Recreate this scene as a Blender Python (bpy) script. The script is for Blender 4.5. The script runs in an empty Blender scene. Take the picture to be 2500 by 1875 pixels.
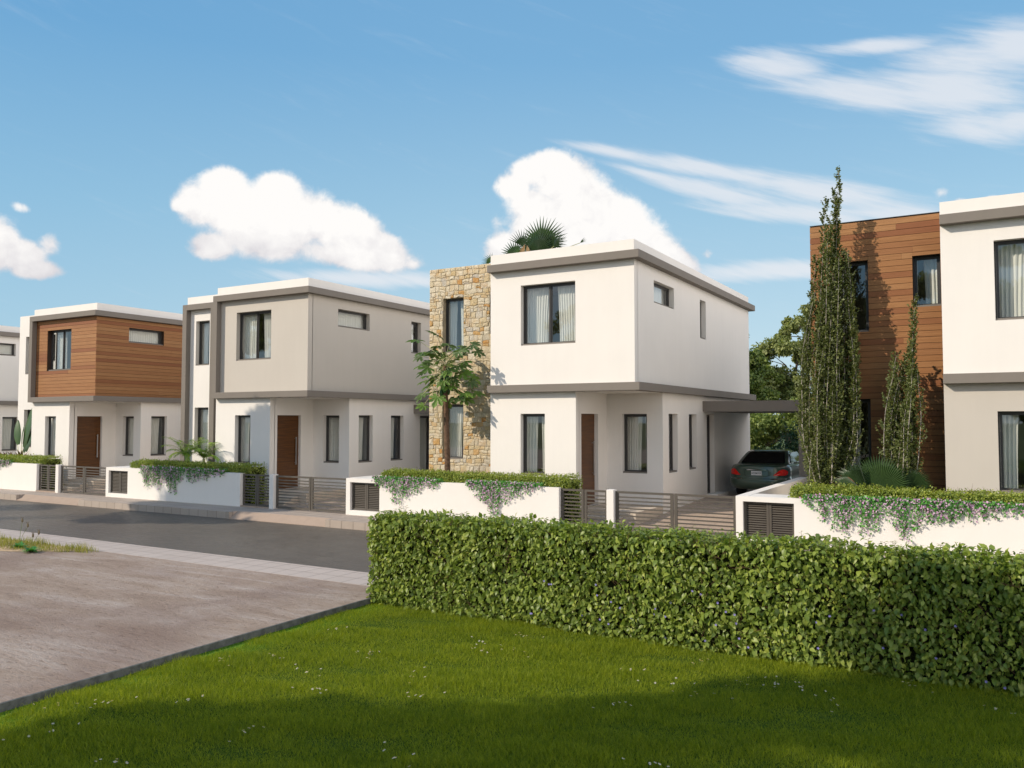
import bpy, math, random
import numpy as np
from mathutils import Vector, Matrix
random.seed(7)
RNG = np.random.default_rng(11)
SC = bpy.context.scene
COL = SC.collection

# ------------------------------------------------------------------ camera
CAMZ = 2.366
cam_d = bpy.data.cameras.new('camera'); cam = bpy.data.objects.new('camera', cam_d); COL.objects.link(cam)
cam.location = (0, 0, CAMZ); cam.rotation_euler = (math.pi/2 + 0.0454, 0, 0.5271)
cam_d.sensor_width = 36; cam_d.lens = 36*2003.09/2500; cam_d.clip_start = 0.1; cam_d.clip_end = 3000
SC.camera = cam

# ------------------------------------------------------------------ light + sky
SUN_EL = math.radians(30.9); SUN_AZ = math.atan2(-0.711, -0.703)      # azimuth from +Y towards +X
sd = bpy.data.lights.new('sun', 'SUN'); sd.energy = 3.0; sd.angle = math.radians(0.6); sd.color = (1.0, 0.87, 0.71)
sun = bpy.data.objects.new('sun', sd); COL.objects.link(sun)
sdir = Vector((math.sin(SUN_AZ)*math.cos(SUN_EL), math.cos(SUN_AZ)*math.cos(SUN_EL), math.sin(SUN_EL)))
sun.rotation_euler = sdir.to_track_quat('Z', 'Y').to_euler(); sun.location = sdir*60
SC.view_settings.view_transform = 'Standard'; SC.view_settings.look = 'None'
SC.view_settings.exposure = 0.56; SC.view_settings.gamma = 1.0
SKY_STRENGTH = 0.15
SC.cycles.use_denoising = True
try: SC.cycles.denoiser = 'OPENIMAGEDENOISE'
except Exception: pass
SC.cycles.max_bounces = 8; SC.cycles.diffuse_bounces = 4; SC.cycles.transparent_max_bounces = 12
SC.cycles.caustics_reflective = False; SC.cycles.caustics_refractive = False
SC.cycles.sample_clamp_indirect = 6.0

def lin(r, g, b):
    f = lambda c: ((c/255+0.055)/1.055)**2.4 if c/255 > 0.04045 else c/255/12.92
    return (f(r), f(g), f(b), 1.0)

class NT:
    """small node-tree helper"""
    def __init__(s, tree): s.t = tree; s.n = tree.nodes; s.l = tree.links
    def add(s, typ, **kw):
        nd = s.n.new(typ)
        for k, v in kw.items(): setattr(nd, k, v)
        return nd
    def put(s, sock, v):
        if isinstance(v, bpy.types.NodeSocket): s.l.new(v, sock)
        else: sock.default_value = v
    def math(s, op, a, b=None, c=None, clamp=False):
        nd = s.add('ShaderNodeMath', operation=op); nd.use_clamp = clamp
        s.put(nd.inputs[0], a)
        if b is not None: s.put(nd.inputs[1], b)
        if c is not None: s.put(nd.inputs[2], c)
        return nd.outputs[0]
    def mixc(s, f, a, b, blend='MIX'):
        nd = s.add('ShaderNodeMix'); nd.data_type = 'RGBA'; nd.blend_type = blend
        s.put(nd.inputs[0], f); s.put(nd.inputs[6], a); s.put(nd.inputs[7], b)
        return nd.outputs[2]
    def smooth(s, v, lo, hi, a=0.0, b=1.0):
        nd = s.add('ShaderNodeMapRange'); nd.interpolation_type = 'SMOOTHSTEP'
        s.put(nd.inputs[0], v); nd.inputs[1].default_value = lo; nd.inputs[2].default_value = hi
        nd.inputs[3].default_value = a; nd.inputs[4].default_value = b
        return nd.outputs[0]
    def mapping(s, v, loc=(0,0,0), rot=(0,0,0), sc=(1,1,1), typ='POINT'):
        nd = s.add('ShaderNodeMapping', vector_type=typ); s.put(nd.inputs[0], v)
        nd.inputs[1].default_value = loc
        nd.inputs[2].default_value = rot; nd.inputs[3].default_value = sc
        return nd.outputs[0]
    def noise(s, v, scale, detail=3, rough=0.55, dist=0.0):
        nd = s.add('ShaderNodeTexNoise'); s.put(nd.inputs['Vector'], v)
        nd.inputs['Scale'].default_value = scale; nd.inputs['Detail'].default_value = detail
        nd.inputs['Roughness'].default_value = rough; nd.inputs['Distortion'].default_value = dist
        return nd.outputs[0]
    def ramp(s, f, stops, interp='LINEAR'):
        nd = s.add('ShaderNodeValToRGB'); s.put(nd.inputs[0], f)
        cr = nd.color_ramp; cr.interpolation = interp
        while len(cr.elements) < len(stops): cr.elements.new(0.5)
        for e, (p, c) in zip(cr.elements, stops): e.position = p; e.color = c
        return nd.outputs[0]

# ---- world: Nishita sky with procedural clouds by direction (azimuth/elevation chart in degrees)
world = bpy.data.worlds.new("World"); SC.world = world; world.use_nodes = True
def build_world():
    w = NT(world.node_tree); w.n.clear()
    sky = w.add('ShaderNodeTexSky', sky_type='NISHITA'); sky.sun_disc = False
    sky.sun_elevation = SUN_EL; sky.sun_rotation = SUN_AZ % (2*math.pi)
    sky.altitude = 0; sky.air_density = 1.0; sky.dust_density = 0.6; sky.ozone_density = 2.0
    tc = w.add('ShaderNodeTexCoord').outputs['Generated']
    nrm = w.add('ShaderNodeVectorMath', operation='NORMALIZE'); w.put(nrm.inputs[0], tc)
    sp = w.add('ShaderNodeSeparateXYZ'); w.put(sp.inputs[0], nrm.outputs[0])
    az = w.math('MULTIPLY', w.math('ARCTAN2', sp.outputs[0], sp.outputs[1]), 57.2958)
    el = w.math('MULTIPLY', w.math('ARCSINE', sp.outputs[2]), 57.2958)
    cb = w.add('ShaderNodeCombineXYZ'); w.put(cb.inputs[0], az); w.put(cb.inputs[1], el)
    P = cb.outputs[0]
    f, yaw, pit = 2003.09, -0.5271, 0.0454
    def ae(u, v):
        a = (u-1250)/f; b = -(v-937.5)/f
        fw = math.cos(pit)-b*math.sin(pit); z = math.sin(pit)+b*math.cos(pit)
        x = a*math.cos(yaw)+fw*math.sin(yaw); y = -a*math.sin(yaw)+fw*math.cos(yaw)
        return math.degrees(math.atan2(x, y)), math.degrees(math.asin(z/math.sqrt(x*x+y*y+z*z)))
    def deg(u, v, du, dv):
        a0, e0 = ae(u-du, v); a1, e1 = ae(u+du, v); a2, e2 = ae(u, v-dv); a3, e3 = ae(u, v+dv)
        return abs(a1-a0)/2, abs(e3-e2)/2
    def field(blobs):
        acc = None
        for bl in blobs:
            u, v, ru, rv, rot = bl[:5]; amp = bl[5] if len(bl) > 5 else 1.0
            a, e = ae(u, v); ra, re = deg(u, v, ru, rv)
            m = w.mapping(P, (a, e, 0), (0, 0, math.radians(rot)), (ra, re, 1), 'TEXTURE')
            ln = w.add('ShaderNodeVectorMath', operation='LENGTH'); w.put(ln.inputs[0], m)
            g = w.smooth(ln.outputs['Value'], 0.0, 1.9, amp, 0.0)
            acc = g if acc is None else w.math('SMOOTH_MAX', acc, g, 0.25)
        return acc
    cum = [(545,452,60,46,0),(500,500,75,55,0),(445,500,30,22,10),(590,520,100,75,0),(680,462,58,42,0),(700,530,100,80,0),
           (790,540,95,60,-15),(640,580,130,55,-8),(870,570,80,62,-25),(935,610,66,45,-20),(880,625,140,36,-4),(520,600,60,36,0),(1000,645,36,18,0,0.62),
           (1342,402,56,36,0),(1375,440,85,62,0),(1290,420,50,36,0),(1255,455,44,36,0),(1300,500,60,40,0),(1420,490,100,66,-30),
           (1500,545,110,76,-35),(1580,600,100,56,-35),(1650,640,66,36,-30),(1430,600,170,84,0),(1330,540,90,60,0),(1560,625,130,50,-20),(1212,545,26,34,20,0.5),(1235,610,52,46,0),(1310,580,80,60,0),(1725,622,22,22,-40,0.5),
           (-20,600,70,66,0),(50,625,66,40,0),(118,598,34,34,-20,0.62),(85,658,70,26,0),(52,506,32,16,-15,0.5),
           (2300,470,30,20,-20,0.5),(2420,485,26,10,0,0.62),(2345,492,26,12,0,0.62)]
    F = field(cum)
    # billowing edges
    n1 = w.noise(P, 0.62, 8, 0.60, 0.35); n2 = w.noise(P, 0.22, 3, 0.5, 0.3)
    D = w.math('ADD', F, w.math('MULTIPLY', w.math('SUBTRACT', n1, 0.5), 0.50))
    D = w.math('ADD', D, w.math('MULTIPLY', w.math('SUBTRACT', n2, 0.5), 0.25))
    D = w.math('ADD', D, w.math('MULTIPLY', w.math('SUBTRACT', w.noise(P, 2.4, 5, 0.65, 0.4), 0.5), 0.20))
    mask = w.smooth(D, 0.31, 0.66)
    # inner shading, lit from above left
    P2 = w.mapping(P, (0.7, -0.9, 0))
    n3 = w.noise(P2, 0.5, 5, 0.6, 0.4)
    lit = w.math('ADD', w.math('MULTIPLY', w.math('SUBTRACT', n1, n3), 1.1), w.smooth(D, 0.3, 0.9, 0.55, 1.05))
    lit = w.math('ADD', lit, w.smooth(n2, 0.3, 0.65, -0.25, 0.20))
    lit = w.math('ADD', lit, w.smooth(el, 9.0, 14.5, -0.55, 0.12), clamp=True)
    E = 1.0/SKY_STRENGTH/(2**SC.view_settings.exposure)
    c_hi = tuple(x*E for x in (1.0, 0.98, 0.96)) + (1,)
    c_lo = tuple(x*E for x in (0.72, 0.70, 0.73)) + (1,)
    ccol = w.mixc(lit, c_lo, c_hi)
    # cirrus: stretched streaks
    cir = [(1900,160,130,40,-14),(2100,225,260,42,-14),(2350,190,190,100,-8),(2480,110,120,60,-10),(2450,300,220,50,-8),(2300,240,200,50,-14),
           (1500,372,130,14,-12),(1700,410,240,22,-12),(2000,470,260,34,-14),(1750,470,230,26,-15),(1950,520,260,26,-8),(2200,520,180,30,-12),
           (900,682,240,22,0),(1900,660,300,26,0),(2150,110,160,20,-6),(1600,430,120,12,-16)]
    G = field(cir)
    R = w.mapping(P, (0,0,0), (0,0,math.radians(17)), (1,1,1))
    R = w.mapping(R, (0,0,0), (0,0,0), (0.13, 1.0, 1))
    s1 = w.noise(R, 1.0, 6, 0.6, 0.5); s2 = w.noise(R, 3.2, 4, 0.6, 0.2)
    S = w.math('ADD', w.math('MULTIPLY', s1, 0.75), w.math('MULTIPLY', s2, 0.25))
    cm = w.math('MULTIPLY', w.smooth(w.math('ADD', G, w.math('MULTIPLY', w.math('SUBTRACT', S, 0.5), 1.5)), 0.18, 1.05), 0.78)
    cm = w.math('MULTIPLY', cm, w.smooth(G, 0.04, 0.30))
    # a sparse general cloud deck elsewhere, so that windows and the sky behind look alive
    away = w.smooth(w.math('ABSOLUTE', w.math('ADD', az, 30.0)), 40.0, 60.0)
    gcl = w.noise(P, 0.07, 6, 0.6, 0.6)
    gm = w.math('MULTIPLY', w.math('MULTIPLY', w.smooth(gcl, 0.50, 0.62), away), 0.8)
    gm = w.math('MULTIPLY', gm, w.smooth(el, 2.0, 12.0))
    # sky tint towards the photograph's cyan-leaning blue, paler to the horizon
    skc = sky.outputs[0]
    hs = w.add('ShaderNodeHueSaturation'); hs.inputs['Hue'].default_value = 0.484; hs.inputs['Saturation'].default_value = 1.02; hs.inputs['Value'].default_value = 1.06
    w.put(hs.inputs['Color'], skc)
    sc_ = 1.0/SKY_STRENGTH/(2**SC.view_settings.exposure)
    L = lambda r, g, b: tuple(x*sc_ for x in lin(r, g, b)[:3]) + (1,)
    grad = w.ramp(w.math('DIVIDE', el, 60.0), [(0.0, lin(196,218,229)), (0.10, lin(182,210,226)), (0.23, lin(158,198,223)), (0.40, lin(122,175,216)), (1.0, lin(84,142,198))])
    lf = w.smooth(az, -75.0, -25.0, 0.86, 1.0)
    gs = w.mixc(1.0, grad, (sc_, sc_, sc_, 1), 'MULTIPLY')
    base = w.mixc(0.90, hs.outputs[0], gs)
    lfc = w.add('ShaderNodeCombineColor'); w.put(lfc.inputs[0], w.math('MULTIPLY', lf, lf)); w.put(lfc.inputs[1], lf); w.put(lfc.inputs[2], w.smooth(az, -75.0, -25.0, 0.93, 1.0))
    base = w.mixc(1.0, base, lfc.outputs[0], 'MULTIPLY')
    c1 = w.mixc(cm, base, tuple(x*E for x in (0.83, 0.85, 0.89)) + (1,))
    # low cloud added right of frame, opposite the sun, to brighten shaded walls
    fill_bank = w.math('MULTIPLY', w.smooth(az, 14.0, 34.0), w.smooth(az, 150.0, 175.0, 1.0, 0.0))
    fill_bank = w.math('MULTIPLY', fill_bank, w.smooth(el, 26.0, 44.0, 1.0, 0.0))
    fill_bank = w.math('MULTIPLY', fill_bank, w.smooth(w.noise(P, 0.06, 6, 0.6, 0.5), 0.30, 0.52, 0.55, 1.0))
    c1 = w.mixc(fill_bank, c1, tuple(x*E for x in (2.25, 2.08, 1.98)) + (1,))
    c1 = w.mixc(gm, c1, tuple(x*E for x in (0.9, 0.9, 0.92)) + (1,))
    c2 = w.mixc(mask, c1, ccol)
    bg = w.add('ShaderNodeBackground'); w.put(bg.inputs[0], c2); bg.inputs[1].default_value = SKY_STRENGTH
    out = w.add('ShaderNodeOutputWorld'); w.l.new(bg.outputs[0], out.inputs[0])
build_world()

# ------------------------------------------------------------------ materials
MATS = {}
def mat_base(name):
    m = bpy.data.materials.new(name); m.use_nodes = True; MATS[name] = m
    t = NT(m.node_tree); t.n.clear()
    out = t.add('ShaderNodeOutputMaterial'); b = t.add('ShaderNodeBsdfPrincipled'); t.l.new(b.outputs[0], out.inputs[0])
    return m, t, b, out
def oc(t): return t.add('ShaderNodeTexCoord').outputs['Object']
def geo_pos(t): return t.add('ShaderNodeNewGeometry').outputs['Position']
def bump(t, b, h, dist, strength=1.0):
    n = t.add('ShaderNodeBump'); n.inputs['Strength'].default_value = strength; n.inputs['Distance'].default_value = dist
    t.put(n.inputs['Height'], h); t.l.new(n.outputs[0], b.inputs['Normal'])
def simple(name, c, rough=0.6, metal=0.0, var=0.0, spec=0.5, nscale=2.0, bmp=0.0, bscale=60):
    m, t, b, o = mat_base(name)
    b.inputs['Roughness'].default_value = rough; b.inputs['Metallic'].default_value = metal
    b.inputs['Specular IOR Level'].default_value = spec
    if var > 0:
        n = t.noise(geo_pos(t), nscale, 5, 0.6)
        f = t.smooth(n, 0.3, 0.7)
        t.put(b.inputs['Base Color'], t.mixc(f, tuple(x*(1-var) for x in c[:3])+(1,), tuple(min(1, x*(1+var)) for x in c[:3])+(1,)))
    else: b.inputs['Base Color'].default_value = c
    if bmp > 0: bump(t, b, t.noise(geo_pos(t), bscale, 4, 0.6), bmp)
    return m
def render_mat(name, c, var=0.03):
    """painted render: faint weathering, rain streaks, fine grain"""
    m, t, b, o = mat_base(name)
    p = geo_pos(t)
    n = t.noise(p, 0.9, 5, 0.6); st = t.noise(t.mapping(p, sc=(3.0, 3.0, 0.25)), 1.6, 4, 0.6)
    f = t.math('ADD', t.math('MULTIPLY', n, 0.6), t.math('MULTIPLY', st, 0.4))
    f = t.smooth(f, 0.35, 0.65)
    t.put(b.inputs['Base Color'], t.mixc(f, tuple(x*(1-var) for x in c[:3])+(1,), c))
    b.inputs['Roughness'].default_value = 0.85; b.inputs['Specular IOR Level'].default_value = 0.25
    bump(t, b, t.noise(p, 140, 3, 0.7), 0.0025, 0.6)
    return m
WHITE = render_mat('white_render', (0.80, 0.770, 0.728, 1))
TAUPE = render_mat('taupe_render', (0.54, 0.50, 0.445, 1))
BAND = render_mat('grey_brown_render', (0.215, 0.192, 0.168, 1), 0.05)
FRAME = simple('dark_grey_frame', (0.050, 0.048, 0.047, 1), 0.4)
GATE = simple('brown_grey_metal', (0.088, 0.076, 0.062, 1), 0.45, 0.0, 0.06)
STEEL = simple('brushed_steel', (0.62, 0.62, 0.63, 1), 0.28, 1.0)
ROOF = simple('roof_screed', (0.5, 0.48, 0.45, 1), 0.9, 0, 0.08)
ROOM = simple('room_paint', (0.35, 0.33, 0.30, 1), 0.9)
def floor_wood():
    return simple('room_floor', (0.16, 0.10, 0.06, 1), 0.4, 0, 0.2)
FLOORW = floor_wood()

def island(t): return t.add('ShaderNodeNewGeometry').outputs['Random Per Island']
def wood_clad():
    m, t, b, o = mat_base('timber_cladding')
    p = geo_pos(t); r = island(t)
    off = t.add('ShaderNodeCombineXYZ'); t.put(off.inputs[0], t.math('MULTIPLY', r, 37.0)); t.put(off.inputs[2], t.math('MULTIPLY', r, 91.0))
    ad = t.add('ShaderNodeVectorMath', operation='ADD'); t.put(ad.inputs[0], p); t.put(ad.inputs[1], off.outputs[0])
    g = t.noise(t.mapping(ad.outputs[0], sc=(1.2, 1.2, 26)), 1.6, 7, 0.68, 0.5)
    g2 = t.noise(t.mapping(ad.outputs[0], sc=(2.5, 2.5, 120)), 1.0, 3, 0.6)
    c = t.ramp(r, [(0.0, (0.359,0.176,0.070,1)), (0.35, (0.331,0.155,0.060,1)), (0.55, (0.377,0.194,0.081,1)), (0.78, (0.304,0.135,0.053,1)), (0.93, (0.248,0.095,0.040,1)), (1.0, (0.359,0.176,0.070,1))])
    gg = t.math('ADD', t.math('MULTIPLY', g, 0.7), t.math('MULTIPLY', g2, 0.3))
    c = t.mixc(t.smooth(gg, 0.28, 0.62, 0.55, 0.0), c, (0.17,0.060,0.018,1))
    t.put(b.inputs['Base Color'], c); b.inputs['Roughness'].default_value = 0.62; b.inputs['Specular IOR Level'].default_value = 0.3
    bump(t, b, gg, 0.004)
    return m
WOOD = wood_clad()
WOODBACK = simple('timber_batten', (0.035, 0.018, 0.010, 1), 0.8)
def door_mat():
    m, t, b, o = mat_base('door_veneer')
    p = geo_pos(t)
    g = t.noise(t.mapping(p, sc=(1.0, 1.0, 18)), 1.5, 6, 0.6, 0.3)
    c = t.mixc(t.smooth(g, 0.35, 0.65), (0.068,0.023,0.003,1), (0.120,0.043,0.006,1))
    t.put(b.inputs['Base Color'], c); b.inputs['Roughness'].default_value = 0.33
    return m
DOOR = door_mat()
def stone_mat():
    m, t, b, o = mat_base('quarried_stone')
    p = geo_pos(t); r = island(t)
    c = t.ramp(r, [(0.0,(0.60,0.52,0.38,1)),(0.16,(0.68,0.61,0.47,1)),(0.32,(0.56,0.47,0.30,1)),(0.48,(0.66,0.58,0.44,1)),(0.62,(0.56,0.44,0.25,1)),(0.72,(0.68,0.60,0.46,1)),(0.82,(0.50,0.47,0.41,1)),(0.91,(0.62,0.52,0.35,1)),(0.96,(0.54,0.33,0.13,1)),(1.0,(0.50,0.24,0.07,1))])
    n = t.noise(p, 9, 6, 0.7, 0.6); n2 = t.noise(p, 3.3, 4, 0.6, 1.0); n3 = t.noise(p, 38, 4, 0.7)
    c = t.mixc(t.smooth(n2, 0.45, 0.72, 0, 0.55), c, (0.55,0.33,0.11,1))
    c = t.mixc(t.smooth(n, 0.52, 0.75, 0, 0.6), c, (0.74,0.68,0.55,1))
    c = t.mixc(t.smooth(n3, 0.30, 0.50, 0.5, 0), c, (0.22,0.165,0.10,1))
    t.put(b.inputs['Base Color'], c); b.inputs['Roughness'].default_value = 0.9; b.inputs['Specular IOR Level'].default_value = 0.2
    bump(t, b, t.math('ADD', n, t.math('MULTIPLY', n3, 0.4)), 0.03)
    return m
STONE = stone_mat()
MORTAR = simple('mortar', (0.47, 0.395, 0.28, 1), 0.95, 0, 0.2, 0.2, 6, 0.01, 30)

def glass_mat():
    m = bpy.data.materials.new('window_glass'); m.use_nodes = True; t = NT(m.node_tree); t.n.clear()
    out = t.add('ShaderNodeOutputMaterial')
    tr = t.add('ShaderNodeBsdfTransparent'); tr.inputs[0].default_value = (0.90, 0.94, 0.93, 1)
    gl = t.add('ShaderNodeBsdfGlossy'); gl.inputs['Roughness'].default_value = 0.015; gl.inputs[0].default_value = (0.95, 0.97, 1, 1)
    lw = t.add('ShaderNodeLayerWeight'); lw.inputs[0].default_value = 0.5
    fr = t.math('ADD', 0.13, t.math('MULTIPLY', t.math('POWER', lw.outputs['Facing'], 4.0), 0.87))
    mx = t.add('ShaderNodeMixShader'); t.l.new(fr, mx.inputs[0]); t.l.new(tr.outputs[0], mx.inputs[1]); t.l.new(gl.outputs[0], mx.inputs[2])
    t.l.new(mx.outputs[0], out.inputs[0]); return m
GLASS = glass_mat()
def cloth_mat():
    m, t, b, o = mat_base('sheer_curtain')
    b.inputs['Base Color'].default_value = (0.90, 0.86, 0.80, 1); b.inputs['Roughness'].default_value = 0.9
    tl = t.add('ShaderNodeBsdfTranslucent'); tl.inputs[0].default_value = (0.8, 0.78, 0.75, 1)
    mx = t.add('ShaderNodeMixShader'); mx.inputs[0].default_value = 0.12
    t.l.new(b.outputs[0], mx.inputs[1]); t.l.new(tl.outputs[0], mx.inputs[2]); t.l.new(mx.outputs[0], o.inputs[0])
    return m
CLOTH = cloth_mat()

def leaf_mat(name, stops, trans=0.3, rough=0.4, tcol=None, nscale=3.0, spec=0.5):
    m, t, b, o = mat_base(name)
    r = island(t); n = t.noise(geo_pos(t), nscale, 3, 0.6)
    f = t.math('ADD', t.math('MULTIPLY', r, 0.6), t.math('MULTIPLY', n, 0.4))
    c = t.ramp(f, stops)
    t.put(b.inputs['Base Color'], c); b.inputs['Roughness'].default_value = rough; b.inputs['Specular IOR Level'].default_value = spec
    tl = t.add('ShaderNodeBsdfTranslucent')
    t.put(tl.inputs[0], t.mixc(1.0, c, tcol or (1.6, 1.7, 0.7, 1), 'MULTIPLY'))
    mx = t.add('ShaderNodeMixShader'); mx.inputs[0].default_value = trans
    t.l.new(b.outputs[0], mx.inputs[1]); t.l.new(tl.outputs[0], mx.inputs[2]); t.l.new(mx.outputs[0], o.inputs[0])
    return m
HEDGE = leaf_mat('glossy_hedge_leaf', [(0.15,(0.116,0.176,0.031,1)),(0.5,(0.197,0.264,0.047,1)),(0.75,(0.291,0.353,0.065,1)),(0.95,(0.451,0.461,0.098,1))], 0.25, 0.42, None, 3.0, 0.38)
LOWHEDGE = leaf_mat('low_hedge_leaf', [(0.15,(0.135,0.196,0.031,1)),(0.5,(0.239,0.301,0.050,1)),(0.8,(0.374,0.405,0.072,1)),(0.95,(0.493,0.476,0.099,1))], 0.25, 0.42)
IVY = leaf_mat('ivy_leaf', [(0.15,(0.046,0.163,0.024,1)),(0.5,(0.078,0.263,0.044,1)),(0.8,(0.130,0.388,0.055,1)),(0.95,(0.260,0.250,0.055,1))], 0.2, 0.45)
BLOSSOM = leaf_mat('pink_blossom', [(0.2,(0.58,0.30,0.52,1)),(0.6,(0.74,0.50,0.68,1)),(0.9,(0.82,0.68,0.80,1))], 0.3, 0.7, (1.0,0.9,1.0,1))
POPLAR = leaf_mat('poplar_leaf', [(0.15,(0.074,0.097,0.027,1)),(0.5,(0.121,0.149,0.041,1)),(0.8,(0.182,0.203,0.057,1)),(0.97,(0.365,0.338,0.081,1))], 0.22, 0.5)
PAPAYA = leaf_mat('papaya_leaf', [(0.15,(0.053,0.092,0.029,1)),(0.5,(0.105,0.172,0.046,1)),(0.75,(0.165,0.290,0.053,1)),(0.9,(0.450,0.396,0.066,1)),(1.0,(0.525,0.290,0.066,1))], 0.3, 0.45)
FANLEAF = leaf_mat('fan_palm_leaf', [(0.15,(0.024,0.048,0.018,1)),(0.5,(0.040,0.080,0.024,1)),(0.9,(0.088,0.152,0.040,1))], 0.25, 0.4)
ARECA = leaf_mat('feather_palm_leaf', [(0.15,(0.104,0.225,0.020,1)),(0.5,(0.208,0.362,0.030,1)),(0.9,(0.429,0.525,0.050,1))], 0.35, 0.4)
BANANA = leaf_mat('paddle_leaf', [(0.15,(0.04,0.08,0.035,1)),(0.6,(0.07,0.13,0.05,1)),(0.95,(0.12,0.19,0.075,1))], 0.25, 0.35)
CORDY = leaf_mat('red_strap_leaf', [(0.1,(0.05,0.08,0.02,1)),(0.45,(0.10,0.04,0.03,1)),(0.75,(0.20,0.05,0.035,1)),(0.95,(0.06,0.12,0.03,1))], 0.2, 0.4)
DEAD = simple('dry_palm_leaf', (0.30, 0.17, 0.10, 1), 0.8, 0, 0.2)
STRAW = simple('straw_leaf', (0.50, 0.36, 0.20, 1), 0.8, 0, 0.2)
TREE1 = leaf_mat('broadleaf_a', [(0.15,(0.094,0.144,0.031,1)),(0.5,(0.174,0.231,0.054,1)),(0.9,(0.332,0.384,0.100,1))], 0.25, 0.55, None, 0.6)
TREE2 = leaf_mat('broadleaf_b', [(0.15,(0.111,0.141,0.041,1)),(0.5,(0.224,0.253,0.080,1)),(0.9,(0.388,0.416,0.146,1))], 0.25, 0.55, None, 0.6)
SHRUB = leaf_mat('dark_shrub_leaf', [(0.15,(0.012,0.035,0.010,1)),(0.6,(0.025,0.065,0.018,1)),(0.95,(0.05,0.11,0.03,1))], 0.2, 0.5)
BARK = simple('grey_bark', (0.17, 0.13, 0.10, 1), 0.9, 0, 0.3, 0.2, 12, 0.02, 25)
PALEBARK = simple('pale_bark', (0.42, 0.38, 0.33, 1), 0.8, 0, 0.25, 0.2, 20)
PAPBARK = simple('papaya_bark', (0.14, 0.085, 0.055, 1), 0.9, 0, 0.35, 0.2, 14, 0.02, 30)
PETIOLE = simple('petiole', (0.42, 0.42, 0.20, 1), 0.5, 0, 0.15)
FRUIT = simple('green_papaya_skin', (0.030, 0.10, 0.022, 1), 0.3, 0, 0.25, 0.5, 5)
TWIG = simple('brown_twig', (0.12, 0.06, 0.035, 1), 0.8)
PETAL = simple('white_petal', (0.62, 0.61, 0.57, 1), 0.7)
YOLK = simple('yellow_flower_centre', (0.65, 0.42, 0.04, 1), 0.7)
STEMG = simple('green_stem', (0.14, 0.20, 0.05, 1), 0.6)
WEEDHEAD = simple('dry_seed_head', (0.16, 0.13, 0.08, 1), 0.9)

def grass_mat(name, lo, mid, hi):
    m, t, b, o = mat_base(name)
    p = geo_pos(t); r = island(t)
    n = t.noise(p, 0.8, 5, 0.65, 0.5); n2 = t.noise(p, 3.5, 4, 0.65)
    f = t.math('ADD', t.math('MULTIPLY', r, 0.35), t.math('ADD', t.math('MULTIPLY', n, 0.35), t.math('MULTIPLY', n2, 0.30)))
    c = t.ramp(f, [(0.25, lo), (0.5, mid), (0.75, hi)])
    t.put(b.inputs['Base Color'], c); b.inputs['Roughness'].default_value = 0.55; b.inputs['Specular IOR Level'].default_value = 0.25
    tl = t.add('ShaderNodeBsdfTranslucent'); t.put(tl.inputs[0], t.mixc(1.0, c, (1.5, 1.5, 0.6, 1), 'MULTIPLY'))
    mx = t.add('ShaderNodeMixShader'); mx.inputs[0].default_value = 0.35
    t.l.new(b.outputs[0], mx.inputs[1]); t.l.new(tl.outputs[0], mx.inputs[2]); t.l.new(mx.outputs[0], o.inputs[0])
    return m
BLADE = grass_mat('lawn_blade', (0.106,0.160,0.009,1), (0.205,0.265,0.012,1), (0.353,0.381,0.024,1))
DRYBLADE = grass_mat('wild_blade', (0.13,0.15,0.03,1), (0.25,0.26,0.06,1), (0.42,0.38,0.14,1))

def lawn_soil():
    m, t, b, o = mat_base('lawn_thatch')
    p = geo_pos(t)
    n = t.noise(t.mapping(p, rot=(0,0,0.5), sc=(1,3,1)), 22, 4, 0.7, 0.4)
    sx = t.add('ShaderNodeSeparateXYZ'); t.put(sx.inputs[0], p)
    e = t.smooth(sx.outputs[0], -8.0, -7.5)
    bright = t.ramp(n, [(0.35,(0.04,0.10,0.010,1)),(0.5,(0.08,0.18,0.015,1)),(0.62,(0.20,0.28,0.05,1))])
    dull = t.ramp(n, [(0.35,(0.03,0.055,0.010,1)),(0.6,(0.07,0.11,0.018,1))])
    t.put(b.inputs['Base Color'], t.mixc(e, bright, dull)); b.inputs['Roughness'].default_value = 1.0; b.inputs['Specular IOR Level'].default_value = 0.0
    return m
def asphalt():
    m, t, b, o = mat_base('worn_asphalt')
    p = geo_pos(t)
    # rolled streaks run along the street
    st = t.noise(t.mapping(p, rot=(0,0,0.12), sc=(1.0, 7.0, 1)), 2.4, 6, 0.72, 0.2)
    big = t.noise(p, 0.35, 4, 0.6); fine = t.noise(p, 90, 3, 0.7)
    f = t.math('ADD', t.math('MULTIPLY', st, 0.62), t.math('ADD', t.math('MULTIPLY', big, 0.23), t.math('MULTIPLY', fine, 0.15)))
    c = t.ramp(f, [(0.36,(0.078,0.067,0.053,1)),(0.5,(0.112,0.095,0.077,1)),(0.64,(0.161,0.141,0.112,1))])
    t.put(b.inputs['Base Color'], c)
    t.put(b.inputs['Roughness'], t.smooth(st, 0.35, 0.65, 0.36, 0.58)); b.inputs['Specular IOR Level'].default_value = 0.5
    bump(t, b, t.math('ADD', fine, st), 0.006)
    return m
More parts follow.
